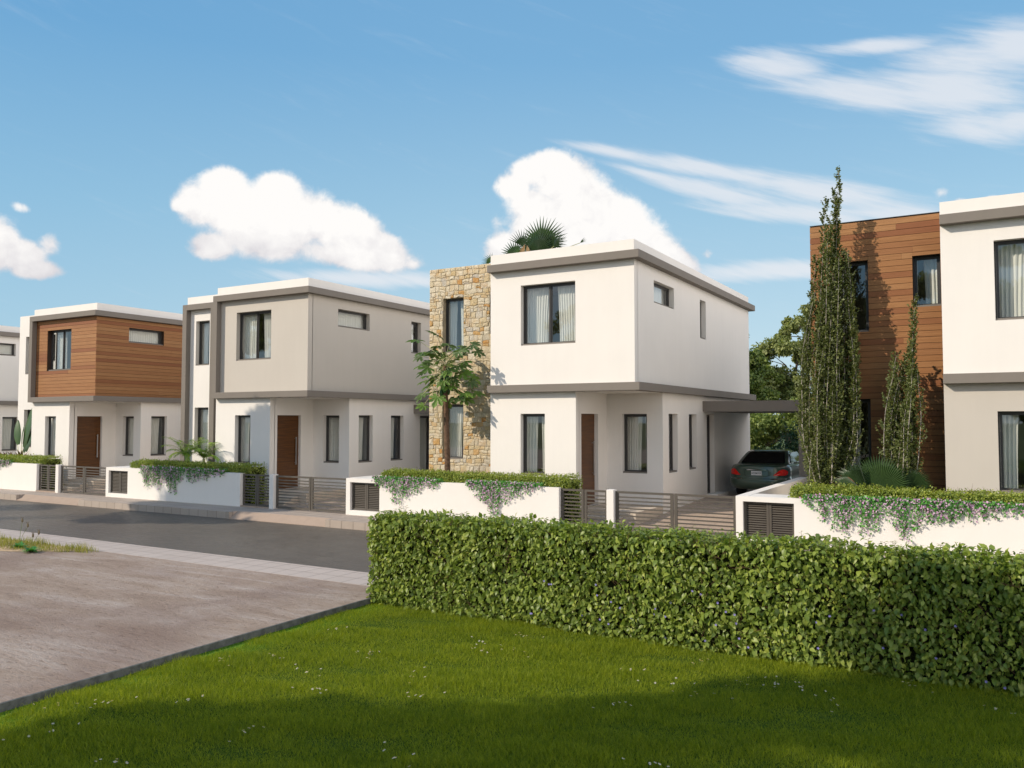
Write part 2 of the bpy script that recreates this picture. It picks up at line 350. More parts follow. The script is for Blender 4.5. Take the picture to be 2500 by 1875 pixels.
def dirt():
    m, t, b, o = mat_base('packed_dirt')
    p = geo_pos(t)
    R = t.mapping(p, rot=(0,0,-0.25), sc=(0.35, 1.6, 1))
    s = t.noise(R, 1.3, 7, 0.66, 0.8); big = t.noise(p, 0.25, 4, 0.6, 0.5); sp = t.noise(t.mapping(p, rot=(0,0,-0.25), sc=(1,2.6,1)), 7, 6, 0.72, 0.4); fine = t.noise(p, 55, 4, 0.7)
    c = t.ramp(s, [(0.30,(0.274,0.203,0.160,1)),(0.45,(0.360,0.280,0.223,1)),(0.58,(0.413,0.338,0.288,1)),(0.72,(0.505,0.442,0.398,1))])
    c = t.mixc(t.smooth(big, 0.42, 0.68, 0, 0.75), c, (0.24,0.172,0.14,1))
    c = t.mixc(t.smooth(sp, 0.32, 0.47, 0.7, 0), c, (0.17,0.115,0.085,1))
    c = t.mixc(t.smooth(sp, 0.62, 0.72, 0, 0.45), c, (0.54,0.49,0.46,1))
    c = t.mixc(t.smooth(fine, 0.3, 0.42, 0.35, 0), c, (0.16,0.12,0.10,1))
    t.put(b.inputs['Base Color'], c); b.inputs['Roughness'].default_value = 0.9; b.inputs['Specular IOR Level'].default_value = 0.2
    bump(t, b, t.math('ADD', t.math('MULTIPLY', sp, 1.0), t.math('MULTIPLY', fine, 0.35)), 0.03)
    return m
def tiles(name, c0, c1, joint, y0, period=0.413, yperiod=0.4, jw=0.012, grain=True):
    m, t, b, o = mat_base(name)
    p = geo_pos(t); s = t.add('ShaderNodeSeparateXYZ'); t.put(s.inputs[0], p)
    def line(v, per, off):
        q = t.math('DIVIDE', t.math('SUBTRACT', v, off), per)
        fr = t.math('FRACT', q); d = t.math('MINIMUM', fr, t.math('SUBTRACT', 1.0, fr))
        return t.smooth(d, 0.4*jw/per, 0.9*jw/per, 1, 0), t.math('FLOOR', q)
    lx, ix = line(s.outputs[0], period, -12.77*1.2267); ly, iy = line(s.outputs[1], yperiod, y0)
    cc = t.add('ShaderNodeCombineXYZ'); t.put(cc.inputs[0], ix); t.put(cc.inputs[1], iy)
    wn = t.add('ShaderNodeTexWhiteNoise'); wn.noise_dimensions = '3D'; t.put(wn.inputs[0], cc.outputs[0])
    n = t.noise(p, 5, 6, 0.65)
    f = t.math('ADD', t.math('MULTIPLY', wn.outputs[0], 0.5), t.math('MULTIPLY', n, 0.5))
    c = t.mixc(f, c0, c1); j = t.math('MAXIMUM', lx, ly)
    t.put(b.inputs['Base Color'], t.mixc(t.math('MULTIPLY', j, 0.8), c, joint)); b.inputs['Roughness'].default_value = 0.75
    bump(t, b, t.math('SUBTRACT', t.noise(p, 90, 3, 0.6), t.math('MULTIPLY', j, 2.0)), 0.003)
    return m
LAWNSOIL = lawn_soil(); ASPHALT = asphalt(); DIRT = dirt()
TILE_FAR = tiles('pavement_flag_far', (0.365,0.302,0.251,1), (0.442,0.374,0.319,1), (0.136,0.111,0.093,1), 17.15)
TILE_NEAR = tiles('pavement_flag_near', (0.425,0.361,0.319,1), (0.497,0.429,0.383,1), (0.221,0.178,0.153,1), 11.37)
RAMPM = simple('ramp_concrete', (0.36, 0.275, 0.215, 1), 0.85, 0, 0.05, 0.3, 3, 0.002, 80)
KERBDARK = simple('edging_concrete', (0.11, 0.115, 0.11, 1), 0.9, 0, 0.3, 0.2, 9, 0.01, 30)
DRIVE = tiles('driveway_paving', (0.356,0.270,0.205,1), (0.497,0.389,0.302,1), (0.238,0.178,0.135,1), 18.3, 0.6, 0.3, 0.008)
PORCH = simple('porch_paving', (0.55, 0.47, 0.38, 1), 0.8, 0, 0.08, 0.3, 5)
SOIL = simple('garden_gravel', (0.42, 0.37, 0.30, 1), 0.95, 0, 0.3, 0.2, 8, 0.03, 12)
SAND = simple('sandy_soil', (0.46, 0.33, 0.20, 1), 0.95, 0, 0.3, 0.2, 6, 0.02, 20)
FIELD = simple('distant_grass', (0.07, 0.10, 0.025, 1), 0.95, 0, 0.35, 0.2, 0.3)
CARPAINT = None

# ------------------------------------------------------------------ mesh helpers
def link(o, parent=None):
    COL.objects.link(o)
    if parent is not None: o.parent = parent
    return o
def meshobj(name, V, F, mat, parent=None, smooth=False):
    me = bpy.data.meshes.new(name); me.from_pydata([tuple(v) for v in V], [], F); me.materials.append(mat)
    if smooth: me.polygons.foreach_set('use_smooth', [True]*len(me.polygons))
    me.update(); return link(bpy.data.objects.new(name, me), parent)
def npmesh(name, V, F, mat, parent=None, smooth=False):
    """V (n,3) array; F (m,k) int array or list of such arrays"""
    if not isinstance(F, (list, tuple)): F = [F]
    F = [f for f in F if len(f)]
    me = bpy.data.meshes.new(name)
    me.vertices.add(len(V)); me.vertices.foreach_set('co', np.ascontiguousarray(V, np.float32).ravel())
    loops = np.concatenate([f.ravel() for f in F]); tot = np.concatenate([np.full(len(f), f.shape[1]) for f in F])
    me.loops.add(len(loops)); me.loops.foreach_set('vertex_index', loops.astype(np.int32))
    me.polygons.add(len(tot)); st = np.concatenate([[0], np.cumsum(tot)[:-1]])
    me.polygons.foreach_set('loop_start', st.astype(np.int32)); me.polygons.foreach_set('loop_total', tot.astype(np.int32))
    if smooth: me.polygons.foreach_set('use_smooth', np.ones(len(tot), bool))
    me.materials.append(mat); me.update(calc_edges=True); me.validate()
    return link(bpy.data.objects.new(name, me), parent)

class MB:
    def __init__(s): s.V = []; s.F = []
    def box(s, x0, x1, y0, y1, z0, z1, f=None):
        x0, x1 = sorted((x0, x1)); y0, y1 = sorted((y0, y1)); z0, z1 = sorted((z0, z1))
        b = len(s.V); P = [(x0,y0,z0),(x1,y0,z0),(x1,y1,z0),(x0,y1,z0),(x0,y0,z1),(x1,y0,z1),(x1,y1,z1),(x0,y1,z1)]
        if f: P = [f(*p) for p in P]
        s.V += P; s.F += [tuple(b+i for i in q) for q in ((0,3,2,1),(4,5,6,7),(0,1,5,4),(1,2,6,5),(2,3,7,6),(3,0,4,7))]
    def quad(s, *p): b = len(s.V); s.V += list(p); s.F.append(tuple(range(b, b+len(p))))
    def tube(s, pts, rad, n=8, cap=True):
        b = len(s.V); m = len(pts); pts = [Vector(p) for p in pts]
        rad = rad if hasattr(rad, '__len__') else [rad]*m
        for i, p in enumerate(pts):
            d = (pts[min(i+1, m-1)]-pts[max(i-1, 0)]).normalized()
            a = d.cross(Vector((0.31, 0.13, 0.94)) if abs(d.z) < 0.9 else Vector((1, 0, 0))).normalized(); c = d.cross(a)
            for k in range(n):
                t = 2*math.pi*k/n; s.V.append(tuple(p+(a*math.cos(t)+c*math.sin(t))*rad[i]))
        for i in range(m-1):
            for k in range(n): s.F.append((b+i*n+k, b+i*n+(k+1)%n, b+(i+1)*n+(k+1)%n, b+(i+1)*n+k))
        if cap: s.F.append(tuple(b+k for k in range(n))[::-1]); s.F.append(tuple(b+(m-1)*n+k for k in range(n)))
    def ell(s, c, r, nu=12, nv=8):
        b = len(s.V)
        for i in range(nv+1):
            ph = math.pi*i/nv
            for k in range(nu):
                th = 2*math.pi*k/nu
                s.V.append((c[0]+r[0]*math.sin(ph)*math.cos(th), c[1]+r[1]*math.sin(ph)*math.sin(th), c[2]-r[2]*math.cos(ph)))
        for i in range(nv):
            for k in range(nu): s.F.append((b+i*nu+k, b+i*nu+(k+1)%nu, b+(i+1)*nu+(k+1)%nu, b+(i+1)*nu+k))
    def build(s, name, mat, parent=None, smooth=False): return meshobj(name, s.V, s.F, mat, parent, smooth)

def tag(o, label=None, cat=None, group=None, kind=None):
    if label: o['label'] = label
    if cat: o['category'] = cat
    if group: o['group'] = group
    if kind: o['kind'] = kind
    return o
def thing(name, label, cat, loc=(0,0,0), group=None, rz=0):
    o = bpy.data.objects.new(name, None); o.location = loc; o.rotation_euler = (0,0,rz); o.empty_display_size = 0.3
    COL.objects.link(o); return tag(o, label, cat, group)
def struct(name, mb, mat): o = mb.build(name, mat); o['kind'] = 'structure'; return o
def bevel(o, w=0.006, seg=2):
    m = o.modifiers.new('bevel', 'BEVEL'); m.width = w; m.segments = seg; m.limit_method = 'ANGLE'; return o

def leaves(name, T, TF, pos, d, n, s, mat, parent=None, sx=None):
    """vectorised scatter of a leaf template: y axis = leaf direction, z = normal"""
    T = np.array(T, float); N = len(pos)
    d = d/np.linalg.norm(d, axis=1, keepdims=True)
    x = np.cross(d, n); x /= np.linalg.norm(x, axis=1, keepdims=True)+1e-9
    z = np.cross(x, d)
    s = np.asarray(s).reshape(-1, 1, 1)
    sxx = s if sx is None else np.asarray(sx).reshape(-1, 1, 1)
    V = pos[:, None, :] + T[None, :, 0:1]*sxx*x[:, None, :] + T[None, :, 1:2]*s*d[:, None, :] + T[None, :, 2:3]*s*z[:, None, :]
    base = (np.arange(N)*len(T))[:, None]; Fs = []
    for k in (3, 4):
        f = [q for q in TF if len(q) == k]
        if f:
            f = np.array(f); Fs.append((base[:, :, None]+f[None]).reshape(-1, k))
    return npmesh(name, V.reshape(-1, 3), Fs, mat, parent)
OVATE = ([(0,0,0),(-0.30,0.28,0.06),(0,0.30,-0.02),(0.30,0.28,0.06),(-0.27,0.62,0.0),(0,0.65,-0.07),(0.27,0.62,0.0),(0,1.05,-0.26)],
         [(0,2,1),(0,3,2),(1,2,5,4),(2,3,6,5),(4,5,7),(5,6,7)])
SMALL = ([(0,0,0),(-0.34,0.45,0.05),(0,0.5,-0.05),(0.34,0.45,0.05),(0,1.0,-0.1)], [(0,2,1),(0,3,2),(1,2,4),(2,3,4)])
QUADL = ([(-0.5,0,0),(0.5,0,0),(0.45,1,0.1),(-0.45,1,0.1)], [(0,1,2,3)])
def runit(n):
    v = RNG.normal(size=(n, 3)); return v/np.linalg.norm(v, axis=1, keepdims=True)

# ------------------------------------------------------------------ ground, road, pavements
ZP, ZR, ZL = -0.333, -0.536, -0.41
g = MB(); g.quad((-1500,-1200,-0.60),(1500,-1200,-0.60),(1500,1800,-0.60),(-1500,1800,-0.60)); struct('ground', g, FIELD)
g = MB(); g.quad((-160,11.3,ZR),(40,11.3,ZR),(40,17.2,ZR),(-160,17.2,ZR)); struct('road', g, ASPHALT)
g = MB(); g.box(-160, 40, 10.57, 11.5, -0.62, ZP); near_pav = struct('pavement_near', g, TILE_NEAR); bevel(near_pav, 0.012)
XR = {4: -41.73, 3: -30.42, 2: -19.118, 1: -7.807, 0: 3.493}
ramps = [(xr-11.86, xr-8.04) for xr in (XR[1], XR[2], XR[3], XR[4], XR[0], XR[0]+11.31)]
ramps.sort(); g = MB(); rm = MB(); x = -160
for a, b_ in ramps:
    g.box(x, a, 17.02, 18.6, -0.62, ZP); g.box(a, b_, 17.335, 18.6, -0.62, ZP)
    rm.V += [(a,17.02,-0.525),(b_,17.02,-0.525),(b_,17.334,ZP-0.002),(a,17.334,ZP-0.002),(a,17.02,-0.6),(b_,17.02,-0.6)]
    k = len(rm.V)-6; rm.F += [(k,k+1,k+2,k+3),(k+4,k+5,k+1,k)]; x = b_
g.box(x, 40, 17.02, 18.6, -0.62, ZP)
struct('pavement_far', g, TILE_FAR); struct('ramp', rm, RAMPM)
g = MB(); g.box(-160, -8.262, -30, 10.568, -0.62, ZP-0.002); struct('dirt_lot', g, DIRT)
g = MB(); g.box(-8.258, -8.225, -30, 10.568, -0.62, ZP+0.004); struct('edging', g, KERBDARK)
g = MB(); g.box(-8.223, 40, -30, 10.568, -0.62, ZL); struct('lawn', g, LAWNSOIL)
g = MB(); g.box(-160, 40, 18.61, 60, -0.58, -0.35); struct('garden_soil', g, SOIL)

# driveway (slopes up from the gates to the carport) + porch platform and steps, per plot
for i in (0, 1, 2, 3):
    xr = XR[i]
    g = MB(); x0, x1 = xr-1.65, xr+2.93
    ys = [(18.25+0.36, -0.328), (19.9, -0.258), (22.2, -0.154), (25.4, -0.03), (31.3, -0.03)]
    for (ya, za), (yb, zb) in zip(ys, ys[1:]): g.quad((x0,ya,za),(x1,ya,za),(x1,yb,zb),(x0,yb,zb))
    o = g.build('driveway', DRIVE); o['kind'] = 'structure'
    g = MB(); g.box(xr-1.66, xr-0.004, 19.66, 21.67, -0.34, 0.05); g.box(xr-1.66, xr-0.35, 19.34, 19.655, -0.34, -0.08); g.box(xr-1.66, xr-0.35, 19.02, 19.335, -0.34, -0.21)
    o = g.build('porch_floor', PORCH); o['kind'] = 'structure'; bevel(o, 0.01)

# ------------------------------------------------------------------ walls with openings
YF, YP, YT, YB = 19.645, 21.678, 20.6, 31.2
def fmap(kind, c):
    """(u, depth inward, z) -> local house coords; origin (xr, YF)"""
    if kind == 'front': return lambda u, w, z: (u, c+w-YF, z)
    return lambda u, w, z: (c-w, u-YF, z)                     # faces +X
def panel(mb, kind, c, u0, u1, z0, z1, holes, th=0.22):
    f = fmap(kind, c)
    us = sorted(set([u0, u1]+[h[0] for h in holes]+[h[1] for h in holes])); zs = sorted(set([z0, z1]+[h[2] for h in holes]+[h[3] for h in holes]))
    us = [u for u in us if u0 <= u <= u1]; zs = [z for z in zs if z0 <= z <= z1]
    inside = lambda u, z: any(h[0] < u < h[1] and h[2] < z < h[3] for h in holes)
    q = (lambda *p: mb.quad(*p)) if kind == 'front' else (lambda *p: mb.quad(*p))
    for a, b in zip(us, us[1:]):
        for c0, c1 in zip(zs, zs[1:]):
            if inside((a+b)/2, (c0+c1)/2): continue
            q(f(a,0,c0), f(b,0,c0), f(b,0,c1), f(a,0,c1)); q(f(a,th,c1), f(b,th,c1), f(b,th,c0), f(a,th,c0))
    for h in list(holes):
        a, b, c0, c1 = h
        q(f(a,0,c0), f(a,0,c1), f(a,th,c1), f(a,th,c0)); q(f(b,th,c0), f(b,th,c1), f(b,0,c1), f(b,0,c0))
        q(f(a,0,c1), f(b,0,c1), f(b,th,c1), f(a,th,c1)); q(f(a,th,c0), f(b,th,c0), f(b,0,c0), f(a,0,c0))
    for a, b in ((u0, u0), (u1, u1)): q(f(a,0,z0), f(a,0,z1), f(a,th,z1), f(a,th,z0))
    q(f(u0,0,z1), f(u1,0,z1), f(u1,th,z1), f(u0,th,z1)); q(f(u0,th,z0), f(u1,th,z0), f(u1,0,z0), f(u0,0,z0))

def window(house, kind, c, u0, u1, z0, z1, sashes=1, curtain=((0.0,1.0),), rec=0.155, sill=True, seed=0):
    f = fmap(kind, c); m = MB(); B = lambda *a: m.box(a[0], a[1], a[2], a[3], a[4], a[5], f)
    fw, d0, d1 = 0.036, rec, rec+0.075
    B(u0, u0+fw, d0, d1, z0, z1); B(u1-fw, u1, d0, d1, z0, z1); B(u0+fw, u1-fw, d0, d1, z1-fw, z1); B(u0+fw, u1-fw, d0, d1, z0, z0+fw)
    a, b = u0+fw, u1-fw; w = (b-a)/sashes; sw = 0.042
    for k in range(sashes):
        p, q = a+k*w, a+(k+1)*w; e = d0+0.018+0.012*(k % 2)
        if k: m.box(p-0.006, p+0.006, d0+0.004, d0+0.05, z0+fw, z1-fw, f)
        p += 0.004; q -= 0.004
        B(p, p+sw, e, e+0.035, z0+fw, z1-fw); B(q-sw, q, e, e+0.035, z0+fw, z1-fw); B(p+sw, q-sw, e, e+0.035, z1-fw-sw, z1-fw); B(p+sw, q-sw, e, e+0.035, z0+fw, z0+fw+sw)
    win = m.build('window', FRAME, house)
    gm = MB()
    for k in range(sashes):
        p, q = a+k*w+sw*0.5, a+(k+1)*w-sw*0.5; e = d0+0.036+0.012*(k % 2)
        gm.quad(f(p,e,z0+fw), f(q,e,z0+fw), f(q,e,z1-fw), f(p,e,z1-fw))
    gm.build('pane', GLASS, win)
    if sill:
        sm = MB(); sm.box(u0+0.004, u1-0.004, 0.035, rec-0.003, z0+0.002, z0+0.045, f); sm.build('sill', BAND, win)
    if curtain:
        rr = random.Random(seed*7+3); V = []; F = []
        for (s0, s1) in curtain:
            ua, ub = u0-0.05+(u1-u0+0.1)*s0, u0-0.05+(u1-u0+0.1)*s1; n = max(8, int((ub-ua)/0.012)); b0 = len(V)
            ph = rr.random()*6; fr = 2*math.pi/rr.uniform(0.075, 0.10)
            for j in range(7):
                tt = j/6; pin = 1-0.10*math.sin(tt*1.6)*(1 if (s1-s0) < 0.95 else 0)
                for i in range(n+1):
                    u = ua+(ub-ua)*i/n; uu = (ua if s0 <= 0.02 else ub)+(u-(ua if s0 <= 0.02 else ub))*pin
                    dep = 0.33+0.015*math.sin(u*fr+ph+0.5*math.sin(u*9+ph))+0.006*math.sin(u*fr*2.3+tt*1.5)
                    V.append(f(uu, dep, z1+0.05-(z1-z0+0.1)*tt))
            for j in range(6):
                for i in range(n): k = b0+j*(n+1)+i; F.append((k, k+1, k+n+2, k+n+1))
        meshobj('curtain', V, F, CLOTH, win, True)
    return win

def planks(kind, c, u0, u1, z0, z1, holes, proud=0.022, ph=0.1385, ztop=None):
    """horizontal boards, each its own island, clipped round the openings"""
    f = fmap(kind, c); m = MB(); top = ztop or z1; rr = random.Random(int((u0+50)*10))
    rows = int((top-z0)/ph)+2; holes = sorted(holes)
    for r in range(rows):
        zb = top-(r+1)*ph; zt = top-r*ph-0.009
        zb, zt = max(zb, z0), min(zt, z1)
        if zt-zb < 0.01: continue
        cuts = [u0]; u = u0+rr.uniform(1.5, 9.0)
        while u < u1-0.4: cuts.append(u); u += rr.uniform(4.0, 8.0)
        cuts.append(u1)
        segs = [(a+(0.0015 if a > u0 else 0), b-(0.0015 if b < u1 else 0)) for a, b in zip(cuts, cuts[1:])]
        for h in holes:
            if h[2] < zt-0.005 and h[3] > zb+0.005:
                if h[2] <= zb+0.03 and h[3] >= zt-0.03 or True:
                    ns = []
                    for a, b in segs:
                        if b <= h[0] or a >= h[1]: ns.append((a, b, None)) if False else ns.append((a, b))
                        else:
                            if a < h[0]: ns.append((a, h[0]))
                            if b > h[1]: ns.append((h[1], b))
                    # parts of a board above / below an opening edge
                    if h[3] < zt-0.012: m.box(h[0]+0.001, h[1]-0.001, -proud, -0.002, h[3], zt, f)
                    if h[2] > zb+0.012: m.box(h[0]+0.001, h[1]-0.001, -proud, -0.002, zb, h[2], f)
                    segs = ns
        for a, b in segs:
            if b-a > 0.01: m.box(a, b, -proud, -0.002, zb, zt, f)
    return m

def stones(c, u0, u1, z0, z1, holes):
    f = fmap('front', c); V = []; F = []; rr = random.Random(5)
    def stone(a, b, p, q):
        if b-a < 0.05 or q-p < 0.04: return
        j = lambda k: rr.uniform(-k, k); gp = 0.003
        cr = [(a+gp+j(.010), p+gp+j(.010)), (b-gp+j(.010), p+gp+j(.010)), (b-gp+j(.010), q-gp+j(.010)), (a+gp+j(.010), q-gp+j(.010))]
        # extra mid-edge points give ragged outlines
        pts = []
        for i in range(4):
            x0_, z0_ = cr[i]; x1_, z1_ = cr[(i+1) % 4]; t = rr.uniform(.35, .65)
            dx, dz = (x1_-x0_), (z1_-z0_)
            pts.append((x0_+dx*0.07+(-dz)*0.0, z0_+dz*0.07)); pts.append((x0_+dx*t+j(.006), z0_+dz*t+j(.008))); pts.append((x0_+dx*0.93, z0_+dz*0.93))
        pts = [(min(max(x, a+.003), b-.003), min(max(z, p+.003), q-.003)) for x, z in pts]
        cx, cz = (a+b)/2, (p+q)/2; d = rr.uniform(.010, .026); base = len(V); n = len(pts)
        for x, z in pts: V.append(f(x, -0.002, z))
        for x, z in pts: V.append(f(x, -d*0.6, z))
        for x, z in pts:
            k = 0.016; l = math.hypot(x-cx, z-cz); V.append(f(x-(x-cx)/l*k, -d+j(.004), z-(z-cz)/l*k))
        V.append(f(cx+j(.02), -d-rr.uniform(0, .008), cz+j(.02)))
        for s in (0, n):
            for i in range(n): F.append((base+s+i, base+s+(i+1) % n, base+s+n+(i+1) % n, base+s+n+i))
        for i in range(n): F.append((base+2*n+i, base+2*n+(i+1) % n, base+3*n))
    z = z0
    while z < z1-0.02:
        h = rr.choice([.08,.11,.13,.16,.18,.20]); h = min(h, z1-z) if z1-z-h > 0.1 else z1-z
        u = u0
        while u < u1-0.01:
            w = rr.uniform(.07, .26) if h < .14 else rr.uniform(.12, .30)
            w = w if u1-u-w > 0.1 else u1-u
            rects = [(u, u+w, z, z+h)]
            if rr.random() < .22 and h > .13: rects = [(u, u+w, z, z+h*.38), (u, u+w, z+h*.38, z+h)]
            elif rr.random() < .10 and w > .28: rects = [(u, u+w*.3, z, z+h), (u+w*.3, u+w, z, z+h)]
            for (a, b, p, q) in rects:
                R = [(a, b, p, q)]
                for hl in holes:
                    nr = []
                    for (a_, b_, p_, q_) in R:
                        if b_ <= hl[0] or a_ >= hl[1] or q_ <= hl[2] or p_ >= hl[3]: nr.append((a_, b_, p_, q_)); continue
                        if a_ < hl[0]: nr.append((a_, hl[0], p_, q_))
                        if b_ > hl[1]: nr.append((hl[1], b_, p_, q_))
                        a2, b2 = max(a_, hl[0]), min(b_, hl[1])
                        if p_ < hl[2]: nr.append((a2, b2, p_, hl[2]))
                        if q_ > hl[3]: nr.append((a2, b2, hl[3], q_))
                    R = nr
                for r_ in R: stone(*r_)
            u += w
        z += h
    V = [(x, y, z+(0.013*math.sin(x*9+z*4)+0.010*math.sin(x*23-z*11)) if 0.1 < z < z1-.1 else z) for x, y, z in V]
    return V, F

ZMB, ZMT, ZBB, ZBT, ZPT = 3.155, 3.363, 6.536, 6.745, 7.055
def house(i, label, upper='white', ground='white', tower='white', frame=False, tframe=False):
    xr = XR[i]
    H = thing('house', label, 'house', (xr, YF, 0), 'modern two-storey houses along the street')
    GM = {'white': WHITE, 'taupe': TAUPE, 'wood': WOODBACK, 'stone': MORTAR}
    L = -4.326
    # ground storey
    gh = [(-3.355, -2.60, 0.91, 2.572)]; dh = [(19.973, 21.07, 0.06, 2.572)]; ph = [(-1.20, -0.462, 0.91, 2.572)]
    sh = [(22.172, 22.932, 0.91, 2.578), (23.963, 24.712, 0.91, 2.578), (25.75, 26.56, 0.03, 2.578)]
    m = MB()
    panel(m, 'front', YF, L, -1.67, -0.35, ZMB, gh); panel(m, 'side', -1.67, YF+0.2, YP, -0.35, ZMB, dh, 0.14)
    panel(m, 'front', YP, -1.67, 0, -0.35, ZMB, ph, 0.19); panel(m, 'side', 0, YP+0.19, YB, -0.35, ZMB, sh, 0.19)
    panel(m, 'front', YB-0.2, L, -0.19, -0.35, ZMB, [])
    gw = m.build('ground_floor_wall', GM[ground], H)
    # upper storey
    uh = [(-3.345, -1.675, 4.45, 6.12)]; us = [(21.065, 22.715, 5.59, 6.20), (25.165, 25.78, 4.975, 6.20)]
    yo = 0.024 if upper == 'wood' else 0.0
    m = MB(); panel(m, 'front', YF+yo, L, -yo, ZMT, ZBB, uh); panel(m, 'side', -yo, YF+0.2+yo, YB, ZMT, ZBB, us); panel(m, 'front', YB-0.2, L, -0.2-yo, ZMT, ZBB, [])
    uw = m.build('upper_floor_wall', GM[upper], H)
    if upper == 'wood':
        a = planks('front', YF+yo, L+0.21 if frame else L, -yo, ZMT+0.002, ZBB-0.002, uh, ztop=ZBB-0.01); a.build('timber_cladding', WOOD, H)
        b = planks('side', -yo, YF+0.002, YB, ZMT+0.002, ZBB-0.002, us, ztop=ZBB-0.01); b.build('timber_cladding', WOOD, H)
    # slabs / projecting ledges
    m = MB(); m.box(L, 0.2, -0.2, YB+0.2-YF, ZMB, ZMT); o = m.build('lower_ledge', BAND, H); bevel(o, 0.008)
    m = MB(); m.box(L, 0.2, -0.2, YB+0.2-YF, ZBB, ZBT); o = m.build('upper_ledge', BAND, H); bevel(o, 0.008)
    # soffit of the overhang is painted white like the walls
    m = MB(); m.box(-1.66, -0.01, 0.01, YP-YF-0.01, ZMB-0.006, ZMB-0.002); m.build('soffit', WHITE, H)
    m = MB()
    for (a, b, c, d) in ((L, 0, 0, 0.2), (L, 0, YB-YF-0.2, YB-YF), (L, L+0.2, 0.2, YB-YF-0.2), (-0.2, 0, 0.2, YB-YF-0.2)): m.box(a, b, c, d, ZBT, ZPT)
    o = m.build('parapet', WHITE, H)
    # tower wing on the left
    TL = -7.13; th = [(-6.63, -5.872, 4.45, 6.122), (-6.63, -5.872, 1.22, 2.88), (-4.94, -4.372, 4.95, 6.122)]
    m = MB(); panel(m, 'front', YT, TL, L-0.003, -0.35, ZPT, th, 0.19)
    m.build('wing_wall', GM[tower], H)
    m = MB()
    for q in ((TL, TL+0.2, YT-YF+0.192, YB-YF), (TL+0.2, L-0.003, YB-YF-0.2, YB-YF)): m.box(*q, -0.35, ZPT-0.002)
    m.build('side_wall', WHITE, H)
    m = MB(); m.box(TL+0.2, L-0.005, YT-YF+0.19, YB-YF-0.2, 6.56, 6.72); m.build('roof', ROOF, H)
    m = MB(); m.box(TL+0.2, L-0.005, YT-YF+0.19, YB-YF-0.2, 3.1, 3.3); m.box(TL+0.2, -0.2, YT-YF+2.5, YT-YF+2.6, 0.0, 3.1); m.box(TL+0.2, -0.2, YT-YF+3.2, YT-YF+3.3, 3.363, 6.5); m.build('inner_wall', ROOM, H)
    m = MB(); m.box(TL+0.2, -1.9, 0.21, YB-YF-0.2, -0.2, 0.03); m.build('inner_floor', FLOORW, H)
    if tower == 'stone':
        V, F = stones(YT, TL-0.002, L-0.004, -0.1, ZPT, th); meshobj('stone_cladding', V, F, STONE, H)
        m = MB()
    if tower == 'wood':
        a = planks('front', YT, TL-0.02, L-0.003, -0.1, ZPT-0.004, th, ztop=ZPT-0.012); a.build('timber_cladding', WOOD, H)
        m = MB(); m.box(TL-0.02, L-0.004, YT-YF-0.024, YT-YF+0.17, ZPT+0.001, ZPT+0.016); m.build('coping', FRAME, H)
    if frame:
        m = MB(); m.box(L+0.002, L+0.208, -0.199, -0.003, ZMT, ZBB); bevel(m.build('facade_frame', BAND, H), 0.004)
    if tframe:
        y0, y1 = 20.4-YF, YT-YF-0.003
        m = MB(); m.box(-7.155, -6.93, y0, y1, -0.3, ZBT); m.box(-5.60, -5.35, y0, y1, -0.3, ZBT); m.box(-6.93, -5.60, y0, y1, ZBB, ZBT); bevel(m.build('wing_frame', BAND, H), 0.004)
    # windows and doors
    window(H, 'front', YF, *gh[0], 1, ((0.0, 0.50), (0.62, 1.0)), seed=i*20+1)
    window(H, 'front', YF+yo, *uh[0], 2, ((0.0, 0.46), (0.58, 1.0)) if i != 3 else ((0.1, 0.5), (0.72, 1.0)), seed=i*20+2)
    window(H, 'front', YP, *ph[0], 1, ((0.0, 0.66), (0.74, 1.0)), seed=i*20+3)
    for k, h in enumerate(sh[:2]): window(H, 'side', 0, *h, 1, ((0.0, 0.8),), seed=i*20+4+k)
    window(H, 'side', 0, *sh[2], 1, ((0.0, 1.0),), sill=False, seed=i*20+6)
    window(H, 'side', -yo, *us[0], 1, ((0.0, 1.0),), seed=i*20+7); window(H, 'side', -yo, *us[1], 1, ((0.0, 0.9),), seed=i*20+8)
    window(H, 'front', YT, *th[0], 1, ((0.0, 0.45), (0.55, 1.0)) if i != 0 else ((0.0, 0.4),), seed=i*20+9)
    window(H, 'front', YT, *th[1], 1, ((0.0, 0.68), (0.84, 1.0)), seed=i*20+10); window(H, 'front', YT, *th[2], 1, ((0.0, 0.22), (0.38, 1.0)), seed=i*20+11)
    f = fmap('side', -1.67); h = dh[0]
    m = MB(); m.box(h[0], h[1], 0.115, 0.165, h[2], h[3], f); D = m.build('door', DOOR, H)
    m = MB(); m.box(20.885, 20.925, 0.04, 0.062, 0.87, 1.82, f); m.box(20.895, 20.915, 0.062, 0.114, 0.92, 0.94, f); m.box(20.895, 20.915, 0.062, 0.114, 1.76, 1.78, f); m.build('handle', STEEL, D)
    m = MB(); m.box(h[0], h[1], 0.0, 0.112, h[2]-0.012, h[2]+0.012, f); m.build('threshold', ROOF, D)
    # door stoop by the driveway
    m = MB(); m.box(0.003, 0.35, 25.74-YF, 26.9-YF, -0.2, 0.06); m.build('side_step', WHITE, H)
    # carport: flat slab on the house wall and one blade column
    if i != 4:
        m = MB(); m.box(0.203, 3.26, 25.335-YF, 31.0-YF, 2.668, 2.996); m.box(0.002, 0.203, 25.335-YF, 31.0-YF, 2.668, 2.996); cp = m.build('carport_roof', BAND, H)
        m = MB(); m.box(2.89, 3.255, 25.34-YF, 25.60-YF, -0.1, 2.666); m.build('carport_column', BAND, cp); m = MB(); m.box(2.89, 3.255, 30.7-YF, 30.95-YF, -0.1, 2.666); m.build('carport_column', BAND, cp)
    return H
